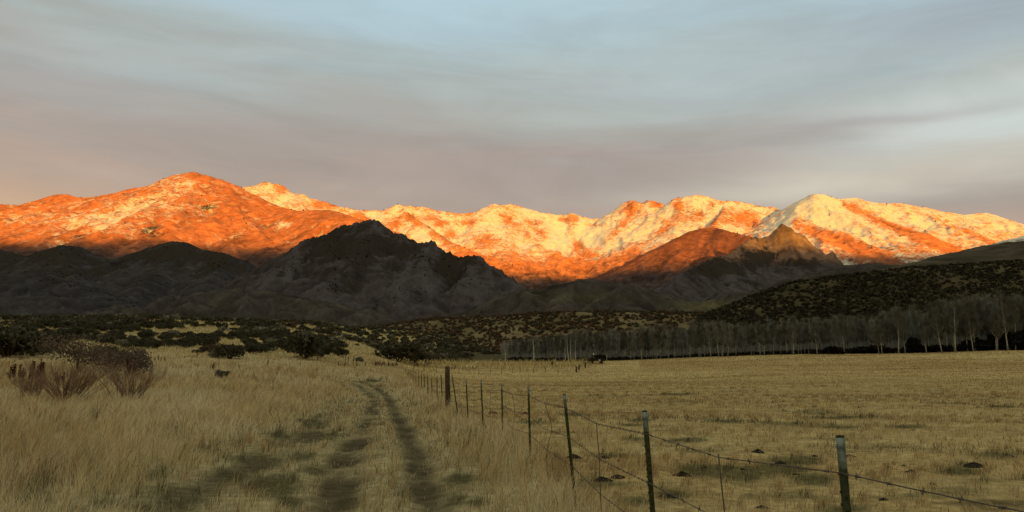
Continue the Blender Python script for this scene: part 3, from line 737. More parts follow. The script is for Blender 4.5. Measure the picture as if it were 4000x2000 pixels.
pts = cand[keep]; order = np.argsort(pts[:, 3]); sel = []
cell = {}
for i in order:
    x, y = pts[i, :2]; s = 1.2 + 0.004 * pts[i, 3]; key = (int(x // s), int(y // s))
    if key in cell: continue
    cell[key] = 1; sel.append(i)
pts = pts[sel]
# shrubs one can pick out in the photo: px, base py, width px, proto
NAMED = [(1190, 1402, 170, 0, 'broad dark sagebrush clump alone on the dry grass slope left of the track'), (1255, 1398, 110, 3, 'dark rounded sagebrush leaning on the broad clump above the grass flat'),
         (1322, 1392, 72, 1, 'small dark sagebrush just above the three steel stakes'), (975, 1380, 62, 2, 'round dark sagebrush low on the slope above the twiggy dead bush'),
         (1035, 1376, 70, 4, 'dark sagebrush with a small lobe on its left on the dry slope'), (895, 1402, 110, 5, 'dark ragged sagebrush at the foot of the slope above the dead bush'),
         (845, 1398, 60, 7, 'grey sagebrush beside the ragged dark one at the foot of the slope'), (1555, 1415, 150, 0, 'large dark sagebrush standing where the fence line meets the slope'),
         (1620, 1420, 100, 2, 'dark sagebrush right behind the far end of the fence'), (1405, 1416, 44, 6, 'small pale grey shrub by the steel stakes'),
         (30, 1400, 240, 4, 'big dark sagebrush mass at the left edge of the photo'), (120, 1385, 160, 1, 'dark sagebrush right of the big mass at the left edge')]
NAMED_XY = []
for px, py, wpx, k, lab in NAMED:
    P = ground_at(px, py); NAMED_XY.append(P)
    me, sm_, _ = sage_protos[k]
    o = empty('sagebrush', (P[0], P[1], P[2] - .08), random.random() * 6)
    sc = wpx / FPX * P[1] / 2.3; o.scale = (sc, sc, sc * random.uniform(.85, 1.0))
    link('foliage', me, None, o); link('stems', sm_, None, o)
    tag(o, lab, 'shrub', 'sagebrush on the slope left of the fence')
nxy = np.array([p[:2] for p in NAMED_XY])
pts = np.array([p for p in pts if np.min(np.hypot(nxy[:, 0] - p[0], nxy[:, 1] - p[1])) > 1.6])
LABK = {0: ('dark grey-green sagebrush among many on the dry slope left of the fence', 'dark sagebrush on the slope'), 6: ('pale grey sagebrush among the dark ones on the dry slope', 'pale sagebrush on the slope'),
        8: ('rusty brown shrub among the dark sagebrush on the dry slope', 'rusty shrubs on the slope')}
N_IND = 275
vis = np.abs((pts[:, 2] - 2000)) < 2100
for cnt, p in enumerate(pts[:N_IND]):
    k = int(rng.choice(9, p=[.17, .17, .16, .15, .12, .06, .06, .05, .06])); me, sm_, _ = sage_protos[k]
    x, y = p[:2]; o = empty('sagebrush', (x, y, float(gz(x, y)) - .08), rng.random() * 6.28)
    sc = rng.uniform(.42, 1.0); o.scale = (sc * rng.uniform(.9, 1.25), sc, sc * rng.uniform(.8, 1.1))
    link('foliage', me, None, o)
    if p[3] < 110: link('stems', sm_, None, o)
    lab, gp = LABK[0 if k < 6 else (6 if k < 8 else 8)]
    tag(o, lab, 'shrub', gp)
rg = np.random.default_rng(77); Q, Cc = [], []
protoQ = [leaf_cloud(170, shrub_lobes(rg, 2.4, 1.35), 0.42, rg) for _ in range(6)]


def scatter_clumps(P, sizes, cols, protos):
    Qs, Cs = [], []
    for p, s, c in zip(P, sizes, cols):
        q = protos[rg.integers(len(protos))]; a = rg.random() * 6.28; ca, sa = math.cos(a), math.sin(a)
        R = np.array(((ca, -sa, 0), (sa, ca, 0), (0, 0, rg.uniform(.8, 1.1))))
        Qs.append((q @ R.T) * s + p); Cs.append(np.tile(c, (len(q), 1)) * (0.75 + 0.5 * rg.random((len(q), 1))))
    return np.concatenate(Qs), np.concatenate(Cs)


M_TINT = mat_simple('brush_leaf', (0.75, 0.75, 0.75), (1.25, 1.25, 1.25), 0.6, 0.95, attr='tint')
rest = pts[N_IND:]
rz = gz(rest[:, 0], rest[:, 1])
cols = np.array([(0.058, 0.055, 0.037), (0.058, 0.055, 0.037), (0.075, 0.07, 0.045), (0.15, 0.145, 0.11), (0.09, 0.06, 0.042)])[rg.choice(5, len(rest), p=[.45, .25, .15, .1, .05])]
Q, Cc = scatter_clumps(np.stack([rest[:, 0], rest[:, 1], rz - .1], 1), rg.uniform(.4, 1.05, len(rest)), cols, protoQ)
me = quads_mesh('distant_sagebrush', Q, Cc)
tag(link('distant_sagebrush', me, M_TINT), 'distant sagebrush covering the upper part of the dry slope', 'brush', None, 'stuff')
# brush on the two near hills behind the wood
pr = rg.uniform(250, 900, 60000) ; pp = rg.uniform(-13, 42, 60000)
bx, by = np.sin(np.radians(pp)) * pr, np.cos(np.radians(pp)) * pr
bz = hill_z(bx, by); bqx, bqy = proj(bx, by, bz)
jg = grc[np.clip(np.searchsorted(cr, pr), 0, len(cr) - 1), np.clip(np.searchsorted(cphi, np.radians(pp)), 0, len(cphi) - 1)]
on = np.isin(jg, [GROUPS.index('I'), GROUPS.index('J')]) & (bz > gz(bx, by) + 0.3) & (bqx > 1450) & (bqx < 4300)
on &= rg.random(60000) < np.where(jg == GROUPS.index('J'), np.clip(.75 + 2.0 * fbm(bx / 45, by / 45, 4, 9), .08, 1), np.clip(.42 + 1.0 * fbm(bx / 30, by / 30, 3, 9), .2, .9))
P = np.stack([bx, by, bz - .15], 1)[on]; isJ = jg[on] == GROUPS.index('J')
keepn = 18000; P, isJ = P[:keepn], isJ[:keepn]
cj = np.where(isJ[:, None], np.where(rg.random(len(P))[:, None] < .3, np.array((0.060, 0.052, 0.034)), np.array((0.034, 0.031, 0.021))), np.where(rg.random(len(P))[:, None] < .45, np.array((0.095, 0.056, 0.035)), np.array((0.060, 0.054, 0.034))))
protoS = [leaf_cloud(34, shrub_lobes(rg, 2.4, 1.35, 5), 0.85, rg) for _ in range(6)]
Q, Cc = scatter_clumps(P, rg.uniform(.55, 1.35, len(P)) * np.where(isJ, .8, .75), cj, protoS)
tag(link('hillside_brush', quads_mesh('hillside_brush', Q, Cc), M_TINT), 'dark brush dotting the two low hills behind the bare wood', 'brush', None, 'stuff')
# tiny trees on the sunlit ridges and foothills
sel = np.nonzero((np.isin(hg, [GROUPS.index(c) for c in 'LMRD'])) & (np.abs(hpx - 2000) < 2200))[0]
w_ = np.exp(-(hd[sel] / 40) ** 2) * 0.06 + forest[sel] ** 2 * 0.05 + 0.0012
w_ = w_ * np.clip(0.35 + 6 * vn[sel], 0, 3)
pick = sel[rg.random(len(sel)) < np.clip(w_, 0, 1) * 0.55][:4200]
tb_v, tb_f, nT = [], [], 0
T = np.stack([hx, hy, hz], 1)[pick]
hh = rg.uniform(4, 10, len(pick)); ww = hh * rg.uniform(.35, .6, len(pick))
ang = np.array([0, 2.1, 4.2])
V = np.zeros((len(pick), 7, 3))
for k in range(3):
    V[:, k] = T + np.stack([np.cos(ang[k]) * ww, np.sin(ang[k]) * ww, hh * .15], 1)
    V[:, 3 + k] = T + np.stack([np.cos(ang[k] + 1) * ww * .8, np.sin(ang[k] + 1) * ww * .8, hh * .6], 1)
V[:, 6] = T + np.stack([0 * hh, 0 * hh, hh], 1)
Ft = np.array([(0, 1, 4), (0, 4, 3), (1, 2, 5), (1, 5, 4), (2, 0, 3), (2, 3, 5), (3, 4, 6), (4, 5, 6), (5, 3, 6)])
me = mesh_from('mountain_trees', V.reshape(-1, 3), (Ft[None] + (np.arange(len(pick)) * 7)[:, None, None]).ravel(), np.full(len(pick) * 9, 3))
M_JUN = mat_simple('juniper', (0.030, 0.026, 0.018), (0.07, 0.055, 0.035), 0.02)
tag(link('mountain_trees', me, M_JUN), 'tiny dark conifers dotting the sunlit mountain crests', 'trees', None, 'stuff')

sel = np.nonzero(np.isin(hg, [GROUPS.index(c) for c in 'FGE']) & (np.abs(hpx - 2000) < 2200))[0]
w_ = np.exp(-(hd[sel] / 30) ** 2) * 0.05 + np.clip(forest[sel] - .3, 0, 1) * 0.10 + 0.002
pick = sel[rg.random(len(sel)) < np.clip(2.5 * w_ * np.clip(0.1 + 8 * vn2[sel], 0, 3), 0, 1)][:9000]
P = np.stack([hx, hy, hz - .5], 1)[pick]
protoT = [leaf_cloud(14, shrub_lobes(rg, 5.0, 4.2, 4), 2.8, rg) for _ in range(5)]
Q, Cc = scatter_clumps(P, rg.uniform(.3, .85, len(P)), np.tile((0.022, 0.020, 0.016), (len(P), 1)), protoT)
tag(link('foothill_trees', quads_mesh('foothill_trees', Q, Cc), M_TINT), 'small dark trees on the shaded rocky foothills', 'trees', None, 'stuff')

# ------------------------------------------------------------------ grass
def blades(x, y, h, w, col, lean=0.28, tipcol=None, base_z=None):
    n = len(x); z = (gz(x, y) if base_z is None else base_z) - 0.03
    a = rng.random(n) * 6.283; la = 9.0 * fbm(x / 2.4, y / 2.4, 3, 411) + rng.normal(0.3, 1.0, n); lm = h * np.abs(rng.normal(0, lean, n)) + h * .08
    dx, dy = np.cos(a) * w * .5, np.sin(a) * w * .5
    lx, ly = np.cos(la) * lm, np.sin(la) * lm
    V = np.zeros((n, 5, 3), np.float32)
    V[:, 0] = np.stack([x - dx, y - dy, z], 1); V[:, 1] = np.stack([x + dx, y + dy, z], 1)
    V[:, 2] = np.stack([x + dx * .8 + lx * .24, y + dy * .8 + ly * .24, z + h * .55], 1); V[:, 3] = np.stack([x - dx * .8 + lx * .24, y - dy * .8 + ly * .24, z + h * .55], 1)
    V[:, 4] = np.stack([x + lx, y + ly, z + h], 1)
    idx = np.arange(n)[:, None] * 5
    F = np.concatenate([idx + np.array([[0, 1, 2, 3]]), idx + np.array([[3, 2, 4]])], 1).ravel()
    tot = np.tile([4, 3], n)
    C = np.repeat(col[:, None], 5, 1)
    if tipcol is not None: C[:, 4] = tipcol; C[:, 2:4] = (C[:, 2:4] + tipcol[:, None]) * .5
    return V.reshape(-1, 3), F, tot, C.reshape(-1, 3)


M_GRASS = mat_simple('dry_grass', (0.85, 0.84, 0.80), (1.12, 1.12, 1.1), 1.2, 0.8, attr='tint', transl=0.35)


def sample_sector(n, r0, r1, power, ph0=-38, ph1=38):
    """random ground points, density falling off with distance"""
    e = 2 - power; u = rng.random(n); r = (r0 ** e + u * (r1 ** e - r0 ** e)) ** (1 / e)
    ph = np.radians(rng.uniform(ph0, ph1, n)); return np.sin(ph) * r, np.cos(ph) * r, r


def clumped(x, y, r, s, f):
    k = (rng.random(len(x)) < f)
    cx, cy = np.round(x / s + rng.normal(0, .05, len(x))) * s, np.round(y / s + rng.normal(0, .05, len(x))) * s
    return x, y


x, y, r = sample_sector(860000, 6.3, 222, 1.3)
cs = 0.34 * (r / 12) ** .7                                     # half of the blades gather into tussocks
tx_, ty_ = np.floor(x / cs), np.floor(y / cs)
fr_ = lambda a: a - np.floor(a)
jx = fr_(np.sin(tx_ * 12.9898 + ty_ * 78.233) * 43758.5453) - .5; jy = fr_(np.sin(tx_ * 39.346 + ty_ * 11.135) * 23421.631) - .5
inb = (rng.random(len(x)) < .55) & (r < 80)
x = np.where(inb, (tx_ + .5 + .8 * jx) * cs + rng.normal(0, .13, len(x)) * cs, x); y = np.where(inb, (ty_ + .5 + .8 * jy) * cs + rng.normal(0, .13, len(x)) * cs, y)
r = np.hypot(x, y)
side = fence_side(x, y)
rut, track, dark, past, nn, gpx, gpy = masks(x, y)
patch = fbm(x / 3.2, y / 3.2, 4, 201); tuft = fbm(x / 0.42, y / 0.42, 3, 203); strip = fbm(x / 9, y / 4, 3, 207)
wbase = 0.0046 * (r / 9) ** 1.1
# tall grass left of the fence
L = (past < 0.5)
rise = sstep(68, 84, r) * (1 - sstep(1250, 1550, gpx) * (1 - sstep(130, 150, r)))
dprob = (1 - 0.90 * np.clip(rut * 1.3, 0, 1)) * (1 - 0.25 * dark) * np.clip(0.75 + 0.9 * tuft + .3 * patch, .08, 1) * (1 - .55 * rise)
k = L & (rng.random(len(x)) < dprob)
trk = np.clip(track, 0, 1)
hh = (0.45 + 0.55 * patch + 0.38 * tuft) * (1 - 0.80 * trk) * (1 - 0.50 * dark) * (1 - .6 * np.clip(rut, 0, 1)) * (1 - .35 * rise) * rng.uniform(.6, 1.25, len(x))
hh = np.clip(hh * np.where(inb, 1.2, .9) * np.where(rng.random(len(x)) < .04, 1.5, 1), .05, 1.05)
zone = fbm(x / 3.5 + 11, y / 6.5, 4, 241); zone2 = fbm(x / 6 + 3, y / 11, 3, 243)
mixp = np.clip(0.42 + 2.6 * zone + 1.2 * strip + rng.normal(0, .18, len(x)), 0, 1)[:, None]
col = STRAW * (1 - mixp) + GOLD * mixp
pal = (rng.random(len(x)) < np.clip(.30 + 2.6 * zone2, .05, .9))[:, None]; col = np.where(pal, PALE, col)
br = (rng.random(len(x)) < np.clip(.08 + 3.4 * np.clip(fbm(x / 4.5, y / 4.5, 4, 217) - .06, 0, 1), 0, .85))[:, None]; col = np.where(br, BROWN * 1.35, col)
gn = (rng.random(len(x)) < np.clip(.05 + 1.0 * dark + .28 * trk, 0, .95))[:, None]; col = np.where(gn, GREEN * 1.25, col)
col = col * rng.uniform(.75, 1.25, (len(x), 1))
V, F, t_, C = blades(x[k], y[k], hh[k], wbase[k], col[k], .50, np.clip(col[k] * 1.12 + .02, 0, 1))
me = mesh_from('tall_grass', V, F, t_); set_col(me, 'tint', C)
tag(link('tall_grass', me, M_GRASS), 'tall dry golden grass beside the two-rut track', 'grass', None, 'stuff')
# cropped pasture right of the fence
bare = sstep(.16, .34, fbm(x / 3.1, y / 1.5, 4, 231)) * sstep(80, 30, r)
dprob = np.clip(0.80 + 1.0 * tuft + .3 * patch, .1, 1) * (1 - .5 * dark) * (1 - .7 * bare)
k = (~L) & (y < 181) & (rng.random(len(x)) < dprob) & (rng.random(len(x)) < np.where(r > 60, .8, 1))
hh = np.clip((0.10 + 0.09 * patch + 0.16 * np.clip(tuft, 0, 1) + .25 * np.exp(-(side / .5) ** 2)) * rng.uniform(.5, 1.5, len(x)), .03, .55)
bb = np.clip(sstep(.05, .3, fbm(x / 30, y / 9, 4, 17)) + .8 * np.exp(-((gpy - 1425) / 22) ** 2) * (gpx > 2500), 0, 1)
mixp = np.clip(.30 + 1.1 * strip + 1.6 * fbm(x / 40, y / 5, 3, 223) + .8 * bb + rng.normal(0, .2, len(x)), 0, 1)[:, None]
col = PAST * (1 - mixp) + PASTB * mixp
col = np.where((rng.random(len(x)) < .16)[:, None], PALE * .9, col)
col = np.where((rng.random(len(x)) < np.clip(.06 + .95 * dark, 0, .93))[:, None], GREEN * 1.1, col) * (1 + rng.uniform(-.25, .25, (len(x), 1)) * np.clip(25 / r, .3, 1)[:, None])
V, F, t_, C = blades(x[k], y[k], hh[k], wbase[k] * 1.05, col[k], .35)
me = mesh_from('pasture_grass', V, F, t_); set_col(me, 'tint', C)
tag(link('pasture_grass', me, M_GRASS), 'cropped straw-coloured pasture right of the wire fence', 'grass', None, 'stuff')
# bunchgrass on the slope and the tall fringe along the far edge of the pasture
x, y, r = sample_sector(70000, 85, 330, 1.0)
past = fence_side(x, np.minimum(y, 150)); gpx, gpy = proj(x, y, gz(x, y))
fringe = (gpx > 1560) & (r > 150) & (r < 180) & (gpx < 2330)
sl = (gpx < 1700) & (r > 90)
edge_r = (gpx > 2300) & (r > 168 / np.cos(np.arctan2(x, y))) & (r < 182 / np.cos(np.arctan2(x, y)))
k = fringe | (sl & (rng.random(len(x)) < .8)) | (edge_r & (rng.random(len(x)) < .5))
hh = np.where(fringe, rng.uniform(.5, 1.3, len(x)), rng.uniform(.25, .6, len(x))); hh = np.where(edge_r, rng.uniform(.1, .35, len(x)), hh)
col = np.where(rng.random((len(x), 1)) < .5, np.array((0.42, 0.35, 0.17)), np.array((0.35, 0.265, 0.115))) * rng.uniform(.7, 1.2, (len(x), 1))
V, F, t_, C = blades(x[k], y[k], hh[k], 0.10 * (r[k] / 120), col[k], .3)
me = mesh_from('bunchgrass', V, F, t_); set_col(me, 'tint', C)
tag(link('bunchgrass', me, M_GRASS), 'yellow bunchgrass between the sagebrush and along the far pasture edge', 'grass', None, 'stuff')

# ------------------------------------------------------------------ the wire fence
M_POST = mat_simple('green_post_paint', (0.020, 0.026, 0.012), (0.045, 0.050, 0.024), 14.0, 0.6)
M_TIP = mat_simple('pale_post_tip', (0.050, 0.060, 0.050), (0.20, 0.255, 0.26), 22.0, 0.6)
M_WOOD = mat_simple('weathered_wood', (0.035, 0.024, 0.016), (0.085, 0.058, 0.038), 9.0, 0.9, 0.5)
M_WIRE = mat_simple('rusty_wire', (0.05, 0.04, 0.034), (0.11, 0.09, 0.075), 20.0, 0.55)
M_STAKE = mat_simple('dark_stake', (0.03, 0.024, 0.018), (0.06, 0.048, 0.035), 8.0, 0.8)
fence = empty('barbed_wire_fence', (fx[3], fy[3], 0))
tag(fence, 'barbed wire fence of green steel posts running beside the track to the slope', 'fence')
fence_off = Vector(fence.location)


def orient(A, B):
    d = (Vector(B) - Vector(A)); L_ = d.length; q = Vector((0, 0, 1)).rotation_difference(d.normalized()); return L_, q


def tpost_mesh(L_, studs=True):
    mb = MB(); w_ = 0.037 if studs else 0.055
    mb.box((0, 0, L_ / 2), (w_, 0.006, L_)); mb.box((0, 0.0175, L_ / 2), (0.005, 0.029, L_))
    mb2 = MB()
    if studs:
        mb2 = mb
        for i in range(int((L_ - .22) / .055)):
            z = .03 + i * .055
            mb.box((0.003, -0.009, z), (0.012, 0.012, 0.018)); mb.box((-0.020, -0.004, z + .02), (0.007, 0.006, 0.012))
    return mb


tops, bases = [], []
for px, py, pxb, d, kind in POSTS:
    T_ = at(px, py, d); bx_ = at(pxb, 1447, d)[0]
    lean = (bx_ - at(px, 1447, d)[0]); zb = float(gz(bx_, d))
    bx_ = T_[0] + lean * (T_[2] - zb) / max(T_[2] - zb, 0.1) - (0.0)
    tops.append(Vector(T_)); bases.append(Vector((bx_, d, zb - 0.05)))
yaw = math.atan2(-0.15, 1.0)
for (px, py, pxb, d, kind), T_, B_ in zip(POSTS, tops, bases):
    L_, q = orient(B_, T_)
    if kind == 'wood':
        mb = MB(); n = 9
        mb.tube([(0, 0, 0), (.01, 0, L_ * .4), (-.008, .004, L_ * .8), (0, 0, L_)], [.125, .118, .11, .10], 12)
        o = mb.build('fence_post', M_WOOD, fence, True); o['label'] = 'thick dark wooden post among the steel ones'
    else:
        o = tpost_mesh(L_, d < 35).build('fence_post', M_POST, fence)
        tip = MB(); tl = random.uniform(.13, .2) if d > 3.6 else 0.16
        zc_ = L_ - tl * .5 - .012
        tip.box((0, 0.0, zc_), (0.0375, 0.0078, tl)); tip.box((0, 0.019, zc_), (0.0066, 0.029, tl))
        to = tip.build('painted_tip', M_TIP, o)
        for fr in (.88, .64, .40, .18):
            ring = [(.024 * math.cos(t), .006 + .018 * math.sin(t), L_ * fr + .004 * math.sin(2 * t)) for t in np.linspace(0, 6.28, 9)]
            cl_ = MB(); cl_.tube(ring, [.0022] * 9, 4, False)
            if d < 25: cl_.build('wire_clip', M_WIRE, o)
        if abs(px - 1765) < 2: o['label'] = 'steel post leaning well to the left'
    o.rotation_mode = 'QUATERNION'
    from mathutils import Quaternion
    o.rotation_quaternion = q @ Quaternion((0, 0, 1), yaw + random.uniform(-.2, .2)); o.location = B_ - fence_off
# next post towards the viewer stands outside the frame; the strands run on to it
near_top = Vector((2.95, 0.75, 1.36)); near_base = Vector((2.95, 0.75, -.05))
seqT = [near_top] + [t for t, p in zip(tops, POSTS) if not (p[0] == 1757)]; seqB = [near_base] + [b_ for b_, p in zip(bases, POSTS) if not (p[0] == 1757)]
o = tpost_mesh(1.41).build('fence_post', M_POST, fence); o.location = near_base - fence_off
STRANDS = (.885, .645, .405, .185)
stay_pts = {}
for si, fr in enumerate(STRANDS):
    mb = MB()
    path = []
    for i in range(len(seqT)):
        h_ = 1.39 if (seqT[i] - seqB[i]).length > 1.7 else (seqT[i] - seqB[i]).length
        p = seqB[i] + (seqT[i] - seqB[i]).normalized() * (h_ * fr); p = p + Vector((-.012, -.012, 0)); path.append(p)
    full = []
    for i in range(len(path) - 1):
        A_, B_ = path[i], path[i + 1]; dist_ = (B_ - A_).length; nseg = 10 if A_.y < 40 else 3
        sag = (0.045 + .02 * random.random()) * (1 if si == 0 else 1.2) * (1 if i < 9 else .4)
        off = Vector((random.uniform(-.03, .03), 0, 0))
        for s_ in range(nseg):
            t = s_ / nseg; p = A_.lerp(B_, t); kdip = 1 - abs(2 * t - 1)
            p = p - Vector((0, 0, sag * (kdip if 0 < i < 8 else 4 * t * (1 - t)))) + off * kdip
            full.append(p)
        stay_pts.setdefault(i, []).append(A_.lerp(B_, .5) - Vector((0, 0, sag)) + off)
    full.append(path[-1])
    rad = [0.0030 + 0.00004 * min(p.y, 40) for p in full]
    mb.tube([p - fence_off for p in full], rad, 5)
    for i in range(len(full) - 1):                      # barbs
        if full[i].y > 34: break
        seg = full[i + 1] - full[i]; nb_ = max(1, int(seg.length / .125))
        for j in range(nb_):
            p = full[i] + seg * ((j + .5) / nb_) - fence_off
            for _ in range(2):
                dv = Vector((random.gauss(0, 1), random.gauss(0, 1), random.gauss(0, 1))).normalized() * .017
                mb.tube([p - dv, p + dv], [.0022, .0016], 4)
            dn = seg.normalized() * .010
            mb.tube([p - dn, p + dn], [.0058, .0058], 5)
    mb.build('barbed_wire', M_WIRE, fence)
for i in range(0, 10):
    sp = stay_pts[i]
    pts_ = []
    top_, bot = sp[0] + Vector((0, 0, .02)), sp[-1] - Vector((0, 0, .10))
    bend = {3: -.10, 4: .05, 5: -.03}.get(i, random.uniform(-.015, .015))
    for t in np.linspace(0, 1, 9):
        p = top_.lerp(bot, t); p.x += bend * (-1 if i == 3 else 1) * math.exp(-((t - .33) / .2) ** 2); pts_.append(p - fence_off)
    mb = MB(); mb.tube(pts_, [.0045] * 9, 5); mb.build('wire_stay', M_WIRE, fence)

# thin stake fence across the far side, and three steel stakes by the track
cross = empty('stake_fence', tuple(ground_at(1800, 1462)))
tag(cross, 'low fence of thin stakes crossing behind the long fence at the far grass', 'fence')
coff = Vector(cross.location)
STK = [(1349, 1394, 1432), (1359, 1396, 1434), (1379, 1392, 1434)]
gate = []
for px, pt, pb_ in STK:
    P = ground_at(px, pb_); h_ = (pb_ - pt) / FPX * P[1]
    mb = MB(); mb.box((0, 0, h_ / 2 - .05), (.055, .05, h_ + .1)); mb.box((0, .03, h_ / 2), (.03, .04, h_))
    o = mb.build('steel_stake', M_STAKE); o.location = P
    tag(o, {1349: 'dark steel stake beside the sagebrush, leftmost of the close pair', 1359: 'dark steel stake standing close right of another one', 1379: 'thin steel stake with reddish weeds on both sides'}[px], 'stake', 'steel stakes by the end of the track')
prev = None
for px, pt, pb_ in [(1656, 1420, 1452), (1705, 1430, 1459), (1745, 1436, 1460), (1792, 1436, 1461), (1832, 1434, 1461), (1870, 1438, 1463), (1915, 1440, 1461), (1960, 1439, 1460), (2003, 1440, 1458), (2031, 1438, 1456), (2059, 1440, 1456), (2085, 1441, 1456), (2130, 1440, 1456), (2180, 1440, 1458), (2215, 1441, 1456)]:
    P = Vector(ground_at(px, pb_)); h_ = max((pb_ - pt) / FPX * P.y, .9)
    mb = MB(); lx_ = random.uniform(-.06, .06); mb.tube([(0, 0, -.1), (lx_ * .6, 0, h_ * .6), (lx_, 0, h_)], [.045, .04, .032], 6)
    o = mb.build('fence_stake', M_STAKE, cross); o.location = P - coff
    if prev is not None:
        w_b = MB()
        for fr in (.55, .9): w_b.tube([prev + Vector((0, 0, fr)) - coff, (prev + P) / 2 + Vector((0, 0, fr - .05)) - coff, P + Vector((0, 0, fr)) - coff], [.006] * 3, 4)
        w_b.build('fence_wire', M_WIRE, cross)
    prev = P
# stout old posts with a rail near the wagon
oldf = empty('old_gate_posts', tuple(ground_at(2255, 1455)))
tag(oldf, 'stout dark wooden corner posts with a brace in front of the wagon', 'fence')
ooff = Vector(oldf.location); PP = []
for px, pt, pb_, ln in [(2252, 1432, 1455, .02), (2261, 1425, 1447, -.12), (2287, 1414, 1437, .03)]:
    P = Vector(ground_at(px, pb_)); h_ = max((pb_ - pt) / FPX * P.y, 1.0)
    mb = MB(); mb.tube([(0, 0, -.1), (-ln * .5, 0, h_ * .5), (-ln, 0, h_)], [.15, .145, .13], 8)
    o = mb.build('post', M_WOOD, oldf, True); o.location = P - ooff; PP.append((P, h_))
mb = MB(); mb.tube([PP[0][0] + Vector((0, 0, .4)) - ooff, PP[1][0] + Vector((0, 0, .75)) - ooff], [.06, .06], 6); mb.build('brace', M_WOOD, oldf)
mb = MB()
for fr in (.35, .6, .85): mb.tube([PP[1][0] + Vector((0, 0, fr * PP[1][1])) - ooff, PP[2][0] + Vector((0, 0, fr * PP[2][1])) - ooff], [.02, .02], 5)
mb.build('rail', M_STAKE, oldf)

# ------------------------------------------------------------------ wagon, barrel
M_DARK = mat_simple('old_dark_boards', (0.010, 0.009, 0.008), (0.028, 0.023, 0.018), 3.0, 0.9)
M_RUSTM = mat_simple('rusted_steel', (0.05, 0.025, 0.014), (0.11, 0.055, 0.028), 6.0, 0.8)
M_WHITE = mat_simple('white_paint', (0.45, 0.46, 0.45), (0.6, 0.6, 0.58), 4.0, 0.6)
P = ground_at(2322, 1421); dW = P[1]; pm = dW / FPX                           # metres per pixel there
wag = empty('farm_wagon', tuple(P)); tag(wag, 'dark flat farm wagon with a humped load parked before the bare wood', 'wagon')
def wx_(px): return (px - 2322) * pm
def wz_(py): return (1421 - py) * pm
mb = MB(); xs = [(2278, 1408.5, 1410), (2292, 1404.5, 1408.5), (2325, 1402, 1408.5), (2361, 1400.5, 1408)]
for (a0, t0, b0), (a1, t1, b1) in zip(xs[:-1], xs[1:]):
    b_ = len(mb.v)
    for yy in (-1.0, 1.0):
        mb.v += [(wx_(a0), yy, wz_(b0)), (wx_(a1), yy, wz_(b1)), (wx_(a1), yy, wz_(t1)), (wx_(a0), yy, wz_(t0))]
    mb.f += [tuple(b_ + i for i in q) for q in ((0, 1, 2, 3), (7, 6, 5, 4), (3, 2, 6, 7), (4, 5, 1, 0), (0, 3, 7, 4), (1, 5, 6, 2))]
mb.build('deck', M_DARK, wag)
def wheel(px, yy):
    r0 = wz_(1410.5) / 2
    mb = MB(); pr_ = [(-.1, r0 * .55), (-.1, r0 * .95), (-.05, r0), (.05, r0), (.1, r0 * .95), (.1, r0 * .55)]; n = 18; b_ = 0
    for off, rad in pr_:
        for k_ in range(n):
            t = 2 * math.pi * k_ / n; mb.v.append((rad * math.cos(t), off, rad * math.sin(t)))
    for i in range(6):
        for k_ in range(n):
            i2, k2 = (i + 1) % 6, (k_ + 1) % n; mb.f.append((i * n + k_, i * n + k2, i2 * n + k2, i2 * n + k_))
    o = mb.build('wheel', M_DARK, wag); o.location = (wx_(px), yy, r0 - .04)
    hb = MB(); hb.tube([(0, -.08, 0), (0, .08, 0)], [r0 * .57] * 2, 14); hb.build('rim', M_RUSTM, o)
for px in (2314, 2349):
    for yy in (-.85, .85): wheel(px, yy)
mb = MB()
for px in (2304, 2337, 2358): mb.box((wx_(px), -.8, wz_(1413)), (.10, .10, wz_(1405)))
mb.box((wx_(2331), -.9, wz_(1409.6)), (3.4, .12, .18)); mb.build('undercarriage', M_DARK, wag)
mb = MB(); mb.tube([(wx_(2303), -.6, wz_(1411)), (wx_(2288), -1.2, wz_(1419))], [.07, .06], 6); mb.build('tongue', M_DARK, wag)
lo = shrub_lobes(np.random.default_rng(4), 3.2, 1.1, 6)
lq = leaf_cloud(520, [(a * 1.0, b_ * .5, c_ * .8, d_ * .85) for a, b_, c_, d_ in lo], .22, np.random.default_rng(5)); lq[..., 0] += wx_(2340); lq[..., 2] += wz_(1402)
lm_ = quads_mesh('load', lq); lm_.materials.append(M_DARK); link('load', lm_, None, wag)
mb = MB(); mb.tube([(wx_(2320), 0.3, wz_(1401)), (wx_(2320.4), .3, wz_(1380))], [.085, .08], 8); mb.build('white_pole', M_WHITE, wag)
mb = MB(); mb.box((wx_(2340), -1.06, wz_(1408)), (.42, .10, .24)); mb.build('bright_gap', M_WHITE, wag)  # pale box added in place of a bright gap under the deck
for px, pb_, lab, sc, mm in ((2158, 1428, 'rusty drum lying in the tall grass beyond the stake fence', 1.0, M_RUSTM), (2172, 1435, 'small tan bin beside the rusty drum in the tall grass', .55, M_STAKE)):
    P = ground_at(px, pb_)
    d_ = empty('drum', tuple(P)); tag(d_, lab, 'drum')
    mb = MB(); mb.tube([(0, 0, -.05), (0, 0, .2), (0, 0, .22), (0, 0, .24), (0, 0, .45), (0, 0, .47), (0, 0, .49), (0, 0, .72)], [.3, .3, .325, .3, .3, .325, .3, .3], 16); mb.build('body', mm, d_, False)
    mb = MB(); mb.tube([(0, 0, .722), (0, 0, .75)], [.315, .315], 16); mb.build('lid', mm, d_)
    d_.scale = (sc, sc, sc)

